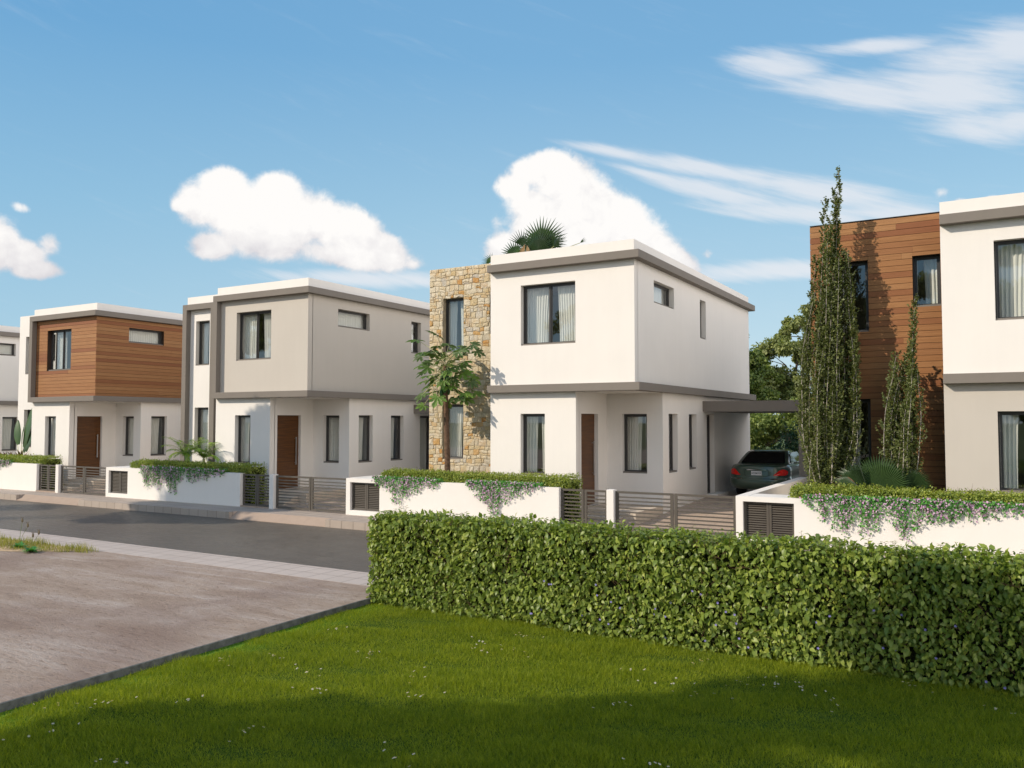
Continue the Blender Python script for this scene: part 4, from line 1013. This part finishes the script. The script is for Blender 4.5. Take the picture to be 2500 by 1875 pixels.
def paddle(V, F, base, tip, w, n, bend=0.15):
    b = len(V); base = Vector(base); tip = Vector(tip); d = tip-base; L = d.length; n = Vector(n); s = d.normalized().cross(n).normalized(); nn = s.cross(d.normalized()); N = 14
    for j in range(N+1):
        t = j/N; ww = w*math.sin(math.pi*min(1, t*0.94+0.06))**0.62*(1-0.15*t); c = base+d*t-nn*(bend*L*(t-0.3)**2)
        V.extend([tuple(c-s*ww+nn*(-0.10*w)), tuple(c-s*ww*.5+nn*.05*w), tuple(c), tuple(c+s*ww*.5+nn*.05*w), tuple(c+s*ww+nn*(-0.10*w))])
    for j in range(N):
        for q in range(4): F.append((b+j*5+q, b+j*5+q+1, b+(j+1)*5+q+1, b+(j+1)*5+q))
def strelitzia():
    o = thing('giant_paddle_plant', 'plant with tall paddle-shaped leaves in the corner of the timber-topped house', 'plant', (-36.2, 20.05, 0)); V = []; F = []; m = MB()
    for (bx, bz, tx, tz, w, n) in ((.12,1.25,.62,3.2,.42,(-.25,-1,.2)), (-.28,1.35,-.55,2.45,.20,(.3,-1,.1)), (.30,1.10,.90,2.35,.34,(-.3,-1,.2)), (.0,1.40,-.02,2.2,.17,(-.5,-.8,.1)), (.15,1.05,.5,1.75,.24,(-.2,-1,.3))):
        paddle(V, F, (bx,0,bz), (tx,.05,tz), w, n); m.tube([(bx*.3,0,0),(bx*.7,0,bz*.6),(bx,0,bz)], [.025,.018,.012], 6)
    meshobj('paddle_leaves', V, F, BANANA, o, True); m.build('leaf_stalks', PETIOLE, o, True)
strelitzia()
def strap_plant(x, y, label, seed):
    o = thing('strap_leaf_plant', label, 'plant', (x, y, 0.3), 'reddish strap-leaved plants beside the paddle plant'); rr = random.Random(seed); n = 46
    D = np.array([(math.cos(k*2.4)*.75, math.sin(k*2.4)*.75, rr.uniform(.3,1.4)) for k in range(n)]); P = np.zeros((n,3)); P[:, 2] = np.linspace(0, .45, n)
    leaves('foliage', [(-.06,0,0),(.06,0,0),(.09,.5,0),(-.09,.5,0),(0,1,-.12)], [(0,1,2,3),(3,2,4)], P, D, np.tile([0,-.3,1.0],(n,1)), RNG.uniform(.35,.6,n), CORDY, o)
    m = MB(); m.tube([(0,0,-.3),(0,0,.45)], .03, 6); m.build('stem', BARK, o)
for k, x in enumerate((-36.75, -36.15, -35.6)): strap_plant(x, 19.75, ('leftmost', 'middle', 'rightmost')[k]+' of the three reddish strap-leaved plants under the paddle leaves', k)

# ------------------------------------------------------------------ trees beyond the houses and across the street
def tree(x, y, trunk_h, blobs, n, size, mat, label, group, seed, rt=0.22, zb=-0.4):
    """blobs: (dx, dy, z, rx, ry, rz) foliage masses; leaf clumps spread through their shells"""
    o = thing('broadleaf_tree', label, 'tree', (x, y, zb), group); rr = random.Random(seed); r = np.random.default_rng(seed); m = MB()
    m.tube([(0,0,0),(.05,0,trunk_h*.5),(0,.05,trunk_h)], [rt, rt*.75, rt*.6], 9)
    vol = np.array([b[3]*b[4]*b[5] for b in blobs])**0.75; vol = vol/vol.sum(); P = []; N = []
    for b, v in zip(blobs, vol):
        c = np.array([b[0], b[1], b[2]-zb]); R = np.array(b[3:6])
        m.tube([(0,0,trunk_h*.75), tuple(c*np.array([.5,.5,1])-np.array([0,0,.4*R[2]])), tuple(c)], [rt*.42, rt*.25, rt*.08], 6, False)
        for q in range(5):
            e = r.normal(size=3); e /= np.linalg.norm(e); m.tube([tuple(c), tuple(c+e*R*.55), tuple(c+e*R*.95+np.array([0,0,-.05]))], [rt*.12, rt*.07, rt*.02], 5, False)
        # sub clumps
        ns = max(6, int(12*v*len(blobs)))
        sc = r.normal(size=(ns, 3)); sc /= np.linalg.norm(sc, axis=1, keepdims=True); sc = sc*R*r.uniform(.62, 1.0, (ns, 1))+c; sr = R.mean()*r.uniform(.22, .44, ns)
        k = int(n*v); w = r.integers(0, ns, k); e = r.normal(size=(k, 3)); e /= np.linalg.norm(e, axis=1, keepdims=True)
        P.append(sc[w]+e*sr[w][:, None]*r.uniform(.35, 1.08, (k, 1))*np.array([1,1,.75])); N.append(e)
    P = np.concatenate(P); N = np.concatenate(N)
    m.build('trunk', BARK, o, True); D = N*.5+r.normal(size=N.shape)*.6+np.array([0,0,-.2])
    leaves('crown', SMALL[0], SMALL[1], P, D, N+r.normal(size=N.shape)*.5+np.array([0,0,.4]), size*r.uniform(.6, 1.3, len(P)), mat, o); return o
TG = 'trees beyond the carport'
tree(-11.5, 41, 3.0, [(0,0,4.6,1.9,1.6,1.7),(-1.3,0,3.6,1.6,1.5,1.6),(1.2,0,4.2,1.5,1.4,1.5),(.4,-.5,5.9,1.2,1.1,.9),(-.9,0,5.7,1.1,1.1,1.0),(.3,-.8,2.3,1.9,1.2,1.0)], 42000, .15, TREE1, 'dense green tree behind the carport, next to the white side wall', TG, 1)
tree(-8.9, 43, 3.2, [(0,0,5.2,1.9,1.6,1.5),(-1.2,-.3,4.0,1.5,1.4,1.3),(1.3,0,4.3,1.6,1.4,1.5),(.2,-.7,3.0,1.9,1.2,1.0),(1.2,0,6.0,1.2,1.1,.8)], 36000, .16, TREE2, 'paler olive tree behind the carport with sky showing through', TG, 2)
tree(-7.0, 45, 5.0, [(-1.5,0,7.4,1.0,.8,.42),(-.4,0,8.1,1.1,.9,.45),(-2.2,0,6.9,.7,.6,.35),(.8,0,8.3,1.2,1.0,.5),(.3,0,7.3,1.0,.8,.4)], 9000, .17, TREE2, 'open umbrella-shaped crown rising above the others beyond the carport', TG, 3)
tree(-5.2, 44, 3.0, [(0,0,4.6,2.0,1.6,1.8),(1.5,0,3.6,1.8,1.5,1.7),(-.8,-.5,3.0,1.8,1.3,1.2)], 15000, .19, TREE1, 'green tree beyond the carport, mostly hidden by the column', TG, 4)
tree(-9.8, 38.5, 1.6, [(0,0,2.0,2.0,1.2,1.3),(-1.7,0,1.6,1.5,1.2,1.1),(1.9,0,1.9,1.8,1.2,1.4),(3.6,0,2.3,1.6,1.2,1.6)], 16000, .15, TREE1, 'low bushy tree filling the gap under the larger trees behind the car', TG, 21, .1)
tree(-14.5, 40, 2.6, [(0,0,4.0,2.2,1.6,2.0)], 8000, .19, TREE1, 'tree behind the stone-clad house, hidden but for its edge', TG, 14)
def shrub(x, y, r, h, label, seed, n=5000):
    o = thing('shrub', label, 'shrub', (x, y, -.4), 'dark shrubs beyond the carport'); P = runit(n)*np.array([r, r*.7, h*.62])*RNG.uniform(.6, 1.0, (n,1)); P = P*(1+0.18*lump(P, 2.2, 1, seed)[:, None])+np.array([0,0,h*.5])
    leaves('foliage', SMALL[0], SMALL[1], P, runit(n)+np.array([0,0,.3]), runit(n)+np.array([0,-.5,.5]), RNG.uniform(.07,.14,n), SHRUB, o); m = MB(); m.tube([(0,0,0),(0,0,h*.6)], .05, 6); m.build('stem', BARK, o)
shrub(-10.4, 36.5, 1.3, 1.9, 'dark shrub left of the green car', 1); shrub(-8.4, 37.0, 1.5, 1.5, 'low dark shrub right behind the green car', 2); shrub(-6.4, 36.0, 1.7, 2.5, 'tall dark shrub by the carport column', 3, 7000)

SG = 'street trees across the road'
# these stand left of and behind the camera; the photograph shows their shade and their reflections
tree(-13.3, -4.2, 3.4, [(0,0,5.4,2.3,2.2,2.2),(-.4,-.4,7.6,2.2,2.0,1.8),(.6,.4,9.2,1.7,1.6,1.3),(1.2,.2,3.9,1.8,1.7,1.3),(.1,.1,11.3,1.7,1.6,1.5)], 60000, .20, TREE1, 'street tree shading the left of the lawn', SG, 5, .2)
tree(-8.6, -6.6, 3.2, [(0,0,5.6,2.7,2.5,2.4),(.5,-.5,8.2,2.6,2.4,2.3),(-.8,.6,3.7,2.2,2.1,1.5),(-.5,.4,10.4,1.8,1.7,1.4),(1,1,4.2,2.2,2.0,1.6)], 55000, .20, TREE1, 'street tree shading the middle of the lawn', SG, 6, .2)
tree(-4.2, -8.0, 3.2, [(0,0,6.0,3.0,2.7,2.6),(.6,-.5,9.2,2.7,2.4,2.2),(-.8,.6,3.9,2.2,2.0,1.4)], 40000, .20, TREE2, 'street tree shading the lawn near the camera', SG, 7, .22)
tree(2.2, -7.5, 3.2, [(0,0,6.2,3.3,3.0,2.8),(.3,-.5,9.0,2.5,2.3,2.0),(-.8,.6,3.9,2.2,2.0,1.4)], 34000, .21, TREE1, 'street tree shading the right end of the hedge', SG, 8, .22)
tree(-31.4, 7.9, 4.0, [(0,0,8.3,2.2,2.2,1.6),(-1.3,1.3,8.6,1.6,1.6,1.4),(-.9,-.8,9.9,1.2,1.2,1.0),(.9,.9,10.1,1.5,1.5,1.1),(1.2,-1.0,8.4,1.4,1.4,1.2),(1.0,-.6,6.7,1.1,1.1,.8),(-1.0,.9,7.2,1.1,1.1,.9),(.1,.2,9.4,1.5,1.5,1.2),(.6,.3,7.0,1.3,1.3,1.0)], 30000, .23, TREE2, 'street tree shading the road and the wall of the beige-grey house', SG, 9, .16)
tree(-39.5, 4.5, 4.0, [(0,0,7.6,1.4,1.4,1.1),(-.8,-.6,9.2,1.1,1.1,.8)], 3500, .23, TREE1, 'street tree shading the road at the far left', SG, 10, .16)
tree(-25.5, -17.0, 4.0, [(0,0,7.6,2.6,2.4,2.4),(-1.5,.8,9.8,1.8,1.7,1.5),(1.4,0,5.8,1.8,1.7,1.3)], 9000, .24, TREE2, 'street tree mirrored in the upper windows', SG, 11, .2)

# ------------------------------------------------------------------ parked car (rear towards us)
def car():
    CX, CY, CZ = -6.33, 25.95, -0.028
    o = thing('parked_car', 'dark green saloon car parked under the carport, seen from behind', 'car', (CX, CY, CZ))
    pm, t, b, out = mat_base('dark_green_paint'); b.inputs['Base Color'].default_value = (0.045, 0.082, 0.056, 1); b.inputs['Metallic'].default_value = 0.15; b.inputs['Roughness'].default_value = 0.32; b.inputs['Coat Weight'].default_value = 1.0; b.inputs['Coat Roughness'].default_value = 0.04
    dark = simple('tinted_car_glass', (0.012, 0.012, 0.013, 1), 0.06, 0, 0, 0.6); red = simple('red_lamp_lens', (0.90, 0.018, 0.012, 1), 0.12, 0, 0.2, 0.7, 30); chrome = simple('chrome', (0.8, 0.8, 0.8, 1), 0.08, 1.0)
    rub = simple('tyre_rubber', (0.015, 0.015, 0.015, 1), 0.85); plate = simple('plate_white', (0.75, 0.75, 0.75, 1), 0.4); ink = simple('plate_ink', (0.01, 0.01, 0.012, 1), 0.5); seam = simple('panel_seam', (0.006, 0.008, 0.007, 1), 0.6)
    # (z, rear y, half width, corner depth)
    lev = [(.27,.10,.74,.30),(.32,.03,.84,.32),(.42,.0,.885,.34),(.55,.0,.90,.34),(.605,.015,.90,.34),(.625,.055,.885,.36),(.70,.07,.895,.36),(.82,.085,.90,.38),(.92,.10,.885,.40),(.985,.125,.86,.42),(1.02,.17,.82,.44),(1.035,.26,.76,.44)]
    def yrear(x, z):
        for a, c in zip(lev, lev[1:]):
            if a[0] <= z <= c[0]:
                k = (z-a[0])/(c[0]-a[0]); r = a[1]+(c[1]-a[1])*k; w = a[2]+(c[2]-a[2])*k; cd = a[3]; return r+cd*min(1, abs(x)/w)**4.5
        return lev[-1][1]
    LEN = 4.75; V = []; F = []; n = 12
    for (z, r, w, cd) in lev:
        half = [(w*(i/n), r+cd*(i/n)**4.5) for i in range(n+1)]
        side = [(w, 0.9), (w+.005, 1.5), (w, 2.6), (w, 3.6), (w*.96, 4.1)]
        fr = [(w*.93*(1-i/8), LEN-0.30*(1-i/8)**3-r) for i in range(9)]
        R = half+side+fr; L = [(-x, y) for x, y in R[-2:0:-1]]; ring = R+L
        V += [(x, y, z) for x, y in ring]
    m_ = len(ring)
    for k in range(len(lev)-1):
        for i in range(m_): F.append((k*m_+i, k*m_+(i+1) % m_, (k+1)*m_+(i+1) % m_, (k+1)*m_+i))
    F.append(tuple(range(m_))[::-1]); F.append(tuple((len(lev)-1)*m_+i for i in range(m_)))
    meshobj('body', V, F, pm, o, True)
    # cabin: lofted from belt line to roof
    V = []; F = []
    cab = [(1.02,.78,4.0-.25,.80,.70),(1.10,.93,3.65,.775,.70),(1.22,1.15,3.35,.73,.64),(1.34,1.37,3.08,.675,.60),(1.405,1.55,2.92,.63,.58),(1.445,1.80,2.70,.56,.52),(1.462,2.05,2.45,.40,.38)]
    for (z, yr, yf, wr, wf) in cab:
        ring = []
        for i in range(9): u = -1+2*i/8; ring.append((wr*u, yr+0.10*abs(u)**3))
        for i in range(6): t_ = (i+1)/7; ring.append((wr+(wf-wr)*t_+.02*math.sin(math.pi*t_), yr+.1+(yf-.1-yr-.1)*t_))
        for i in range(9): u = 1-2*i/8; ring.append((wf*u, yf-0.10*abs(u)**3))
        for i in range(6): t_ = (i+1)/7; ring.append((-(wf+(wr-wf)*t_+.02*math.sin(math.pi*t_)), yf-.1+(yr+.1-yf+.1)*t_))
        V += [(x, y, z) for x, y in ring]
    q = len(ring)
    for k in range(len(cab)-1):
        for i in range(q): F.append((k*q+i, k*q+(i+1) % q, (k+1)*q+(i+1) % q, (k+1)*q+i))
    F.append(tuple((len(cab)-1)*q+i for i in range(q))); meshobj('cabin', V, F, pm, o, True)
    def cabY(z, u):
        for a, c in zip(cab, cab[1:]):
            if a[0] <= z <= c[0]: k = (z-a[0])/(c[0]-a[0]); return a[1]+(c[1]-a[1])*k+.10*abs(u)**3, a[3]+(c[3]-a[3])*k
    V = []; F = []
    for j in range(7):
        z = 1.055+(1.385-1.055)*j/6
        for i in range(13): u = (-1+2*i/12)*.86; y, w = cabY(z, u); V.append((w*u, y-.012, z))
    for j in range(6):
        for i in range(12): k = j*13+i; F.append((k, k+1, k+14, k+13))
    meshobj('rear_window', V, F, dark, o, True)
    for sg in (-1, 1):
        V = [(sg*.792, 1.18, 1.09), (sg*.775, 1.60, 1.355), (sg*.70, 1.9, 1.40), (sg*.69, 2.6, 1.40), (sg*.74, 3.3, 1.12), (sg*.79, 2.3, 1.07)]
        V = [(sg*.795,1.22,1.07),(sg*.79,2.2,1.06),(sg*.745,3.45,1.08),(sg*.665,2.85,1.37),(sg*.685,2.0,1.38),(sg*.70,1.62,1.33)]
        m = MB(); m.quad(*V); w_ = m.build('side_window', dark, o); sd_ = w_.modifiers.new('s', 'SOLIDIFY'); sd_.thickness = .03; sd_.offset = 0
    def patch(name, poly, mat, off=.012, th=.02):
        """polygon given in (x,z), wrapped on the rear surface"""
        m = MB(); nn = len(poly); b_ = 0; m.V = [(x, yrear(x, z)-off, z) for x, z in poly]+[(x, yrear(x, z)+th, z) for x, z in poly]
        cx = sum(p[0] for p in poly)/nn; cz = sum(p[1] for p in poly)/nn; m.V.append((cx, yrear(cx, cz)-off-.006, cz)); m.F = [(i, (i+1) % nn, 2*nn) for i in range(nn)]+[((i+1) % nn, i, i+nn, (i+1) % nn+nn) for i in range(nn)]
        return m.build(name, mat, o)
    for sg in (-1, 1):
        patch('tail_lamp', [(sg*x, z) for x, z in ((.50,.715),(.60,.80),(.68,.875),(.74,.905),(.82,.885),(.875,.85),(.885,.80),(.87,.74),(.82,.715),(.70,.712),(.60,.712))], red)
        patch('bumper_trim', [(sg*x, z) for x, z in ((.44,.612),(.60,.614),(.76,.616),(.86,.62),(.86,.604),(.76,.600),(.60,.598),(.44,.598))], chrome, .014)
        m = MB(); x = sg*.70
        for yy in (.98, 3.72):
            w = thingless(o, m, x, yy, rub)
        mm = MB(); mm.ell((sg*.93, 3.05, 1.04), (.10, .06, .065)); mm.build('door_mirror', pm, o, True)
    patch('number_plate_recess', [(-.37,.70),(-.30,.675),(.30,.675),(.37,.70),(.37,.86),(.34,.885),(-.34,.885),(-.37,.86)], seam, .002, .01)
    patch('boot_lid_panel', [(-.358,.707),(-.295,.684),(.295,.684),(.358,.707),(.358,.855),(.33,.876),(-.33,.876),(-.358,.855)], pm, .006, .01)
    patch('chrome_strip', [(-.30,.866),(.30,.866),(.305,.878),(.30,.892),(-.30,.892),(-.305,.878)], chrome, .03)
    m = MB(); m.box(-.16, .16, yrear(0,.78)-.028, yrear(0,.78)-.008, .712, .842); pl = m.build('number_plate', plate, o); bevel(pl, .008)
    cu = bpy.data.curves.new('plate_text', 'FONT'); cu.body = 'AUTOMOTIVE'; cu.size = .068; cu.align_x = 'CENTER'; cu.align_y = 'CENTER'; cu.extrude = .001; cu.offset = .0012
    to = bpy.data.objects.new('plate_text', cu); COL.objects.link(to); bpy.context.view_layer.update()
    me = bpy.data.meshes.new_from_object(to.evaluated_get(bpy.context.evaluated_depsgraph_get())); bpy.data.objects.remove(to)
    me.materials.clear(); me.materials.append(ink); tx = bpy.data.objects.new('plate_lettering', me); COL.objects.link(tx); tx.parent = pl
    tx.rotation_euler = (math.pi/2, 0, 0); tx.location = (0, yrear(0,.78)-.0295, .777); tx.scale = (.69, 1.05, 1)
def thingless(o, m, x, yy, rub):
    m = MB(); pts = [(x-.11, yy, .315), (x-.10, yy, .315), (x+.10, yy, .315), (x+.11, yy, .315)]; m.tube(pts, [.285, .315, .315, .285], 28)
    w = m.build('wheel', rub, o, True); sg = 1 if x > 0 else -1; q = MB(); q.tube([(x+sg*.112, yy, .315), (x+sg*.118, yy, .315)], [.2, .19], 20); q.build('rim', STEEL, w); return w
car()

# ------------------------------------------------------------------ lawn grass, daisies, weeds
def grass_area(name, pts, h, w, mat, lean=0.5, parent=None):
    n = len(pts); a = RNG.random(n)*2*np.pi; H = h*RNG.uniform(.5, 1.35, n)*(1+0.55*lump(pts*np.array([1,1,0]), 1.8, 1, 3)); W = w*RNG.uniform(.7, 1.3, n)
    s = np.stack([np.cos(a), np.sin(a), np.zeros(n)], 1)*W[:, None]*.5
    l = np.stack([RNG.normal(size=n)*lean, RNG.normal(size=n)*lean, np.ones(n)], 1); l /= np.linalg.norm(l, axis=1, keepdims=True)
    l2 = l+np.stack([RNG.normal(size=n)*lean*.6, RNG.normal(size=n)*lean*.6, -0.25*RNG.random(n)], 1)
    p1 = pts+l*(H*.55)[:, None]; p2 = p1+l2/np.linalg.norm(l2, axis=1, keepdims=True)*(H*.5)[:, None]
    V = np.stack([pts-s, pts+s, p1+s*.8, p1-s*.8, p2], 1).reshape(-1, 3); b = (np.arange(n)*5)[:, None]
    return npmesh(name, V, [b+np.array([[0,1,2,3]]), b+np.array([[3,2,4]])], mat, parent)
def lawn_pts(n):
    out = []
    while sum(len(o) for o in out) < n:
        k = 400000; x = RNG.uniform(-8.22, 2.2, k); y = RNG.uniform(2.6, 10.0, k)
        d = np.hypot(x, y); inview = (x > -1.97*y-0.5) & (x < 0.045*y+0.9) & (d > 5.3-1.2); dens = np.clip((6.5/d)**1.2, .25, 1.0)
        # thin, uneven fringe near the edging
        e = x+8.22; fr = 0.02+0.16*np.clip(lump(np.stack([x*0, y, y*0], 1), 1.3, 1, 5)-0.05, 0, .8)
        pr = dens*np.clip((e-fr)/.06, 0.03, 1)
        kk = inview & (RNG.random(k) < pr); out.append(np.stack([x[kk], y[kk]], 1))
    P = np.concatenate(out)[:n]; return P
P2 = lawn_pts(640000); z = np.full(len(P2), ZL-0.004)
gr = grass_area('grass', np.column_stack([P2, z]), 0.050, 0.0042, BLADE, .55); tag(gr, kind='stuff', label='short green lawn grass in the foreground', cat='grass')

IDX = [(-7.63,6.56),(-7.29,6.98),(-6.49,6.78),(-6.03,6.33),(-6.44,7.71),(-7.81,4.71),(-7.49,5.07),(-6.86,5.48),(-7.28,4.34),(-5.73,5.18),(-6.37,7.6),(-5.36,7.2),(-5.55,8.73),(-5.3,8.42),(-5.02,8.58),(-5.18,9.26),(-3.48,8.58),(-2.95,8.4),(-3.2,7.46),(-2.93,9.31),(-2.29,8.75),(-2.01,8.91),(-1.73,8.93),(-1.46,8.65),(-0.74,9.55),(-0.02,9.16),(-4.22,5.45),(-2.4,6.33),(-6.15,4.23),(-2.6,8.13),(-4.97,6.75),(-7.5,8.3)]
def daisy(seed):
    rr = random.Random(seed); pet = MB(); yel = MB(); stm = MB()
    for k in range(6):
        r = abs(rr.gauss(0, .11)); a = rr.random()*6.28; x, y = math.cos(a)*r*1.4, math.sin(a)*r; h = rr.uniform(.045, .065); R = rr.uniform(.009, .0125); tx, ty = rr.uniform(-.3,.3), rr.uniform(-.5,.1)
        stm.tube([(x, y, 0), (x, y, h)], .0012, 3, False); yel.ell((x, y, h+.002), (.005, .005, .003), 6, 4)
        for j in range(9):
            t = j/9*6.283; c, s = math.cos(t), math.sin(t); w = .0028
            f = lambda u, v: (x+c*u-s*v, y+s*u+c*v, h+tx*(c*u)+ty*(s*u)+.0005)
            pet.quad(f(.003, -w*.6), f(R, -w), f(R*1.05, 0), f(R, w), f(.003, w*.6))
    return pet, yel, stm
dz = []
for s in range(3):
    p, y, st = daisy(s); V = p.V+y.V+st.V; a, b_ = len(p.V), len(p.V)+len(y.V)
    F = p.F+[tuple(i+a for i in f) for f in y.F]+[tuple(i+b_ for i in f) for f in st.F]
    o = meshobj('daisy_clump', V, F, PETAL); o.data.materials.append(YOLK); o.data.materials.append(STEMG)
    for i_, pl in enumerate(o.data.polygons): pl.material_index = 0 if i_ < len(p.F) else (1 if i_ < len(p.F)+len(y.F) else 2)
    tag(o, 'small clump of white daisies growing in the lawn', 'flowers', 'daisy clumps in the lawn'); dz.append(o)
for k, (x, y) in enumerate(IDX):
    c = dz[k] if k < 3 else copy_tree(dz[k % 3], (x, y, ZL))
    c.location = (x, y, ZL-.005); c.rotation_euler = (0, 0, k*1.3)

# weedy patch at the left, on sandy soil by the near pavement
wp = []
while len(wp) < 5200:
    x, y = random.uniform(-21.5, -16.0), random.uniform(8.7, 10.55)
    t = (x+21.5)/5.5; lo = 8.9+1.35*t**1.3; n_ = 0.5+0.5*math.sin(x*3.1+1)*math.sin(y*4.3+x)
    if y > lo and (x < -16.5 or y > 10.2) and random.random() < 0.35+0.65*n_: wp.append((x, y, ZP-.003))
m = MB(); pts = [(-22,8.85),(-20,8.95),(-18.6,9.25),(-17.6,9.6),(-16.9,9.95),(-16.35,10.35),(-16.4,10.56),(-22,10.56)]; m.quad(*[(x, y, ZP+.004) for x, y in pts]); struct('sandy_patch', m, SAND)
wg = grass_area('wild_grass', np.array(wp), 0.11, 0.008, DRYBLADE, .25); tag(wg, kind='stuff', label='tufts of dry wild grass at the left edge', cat='grass')
def weed(x, y, label, heads, seed):
    o = thing('weed', label, 'weed', (x, y, ZP), 'tall weeds in the wild grass'); rr = random.Random(seed); m = MB(); h = MB()
    for (dx, dy, H) in heads:
        m.tube([(0,0,0),(dx*.4,dy*.4,H*.6),(dx,dy,H)], [.006,.004,.003], 5, False); h.ell((dx, dy, H+.03), (.022,.022,.045), 8, 6)
        for k in range(10): a = k*.63; h.tube([(dx,dy,H+.06),(dx+math.cos(a)*.035,dy+math.sin(a)*.035,H+.10)], .0018, 3, False)
    m.build('stalks', STEMG, o); h.build('seed_heads', WEEDHEAD, o); n = 26
    D = np.array([(math.cos(k*2.4), math.sin(k*2.4), rr.uniform(.1,.7)) for k in range(n)])
    leaves('leaves', [(-.12,0,0),(.12,0,0),(.20,.5,.05),(-.20,.5,.05),(0,1,-.1)], [(0,1,2,3),(3,2,4)], np.zeros((n,3))+np.array([0,0,.01]), D, np.tile([0,0,1.0],(n,1)), RNG.uniform(.14,.26,n), IVY, o)
weed(-17.95, 9.95, 'tall weed with two dry seed heads, further left', [(.10,.0,.56),(.22,.05,.46)], 1); weed(-17.15, 9.75, 'shorter weed with two dry seed heads, right of the taller one', [(.06,0,.32),(.18,.05,.38)], 2)
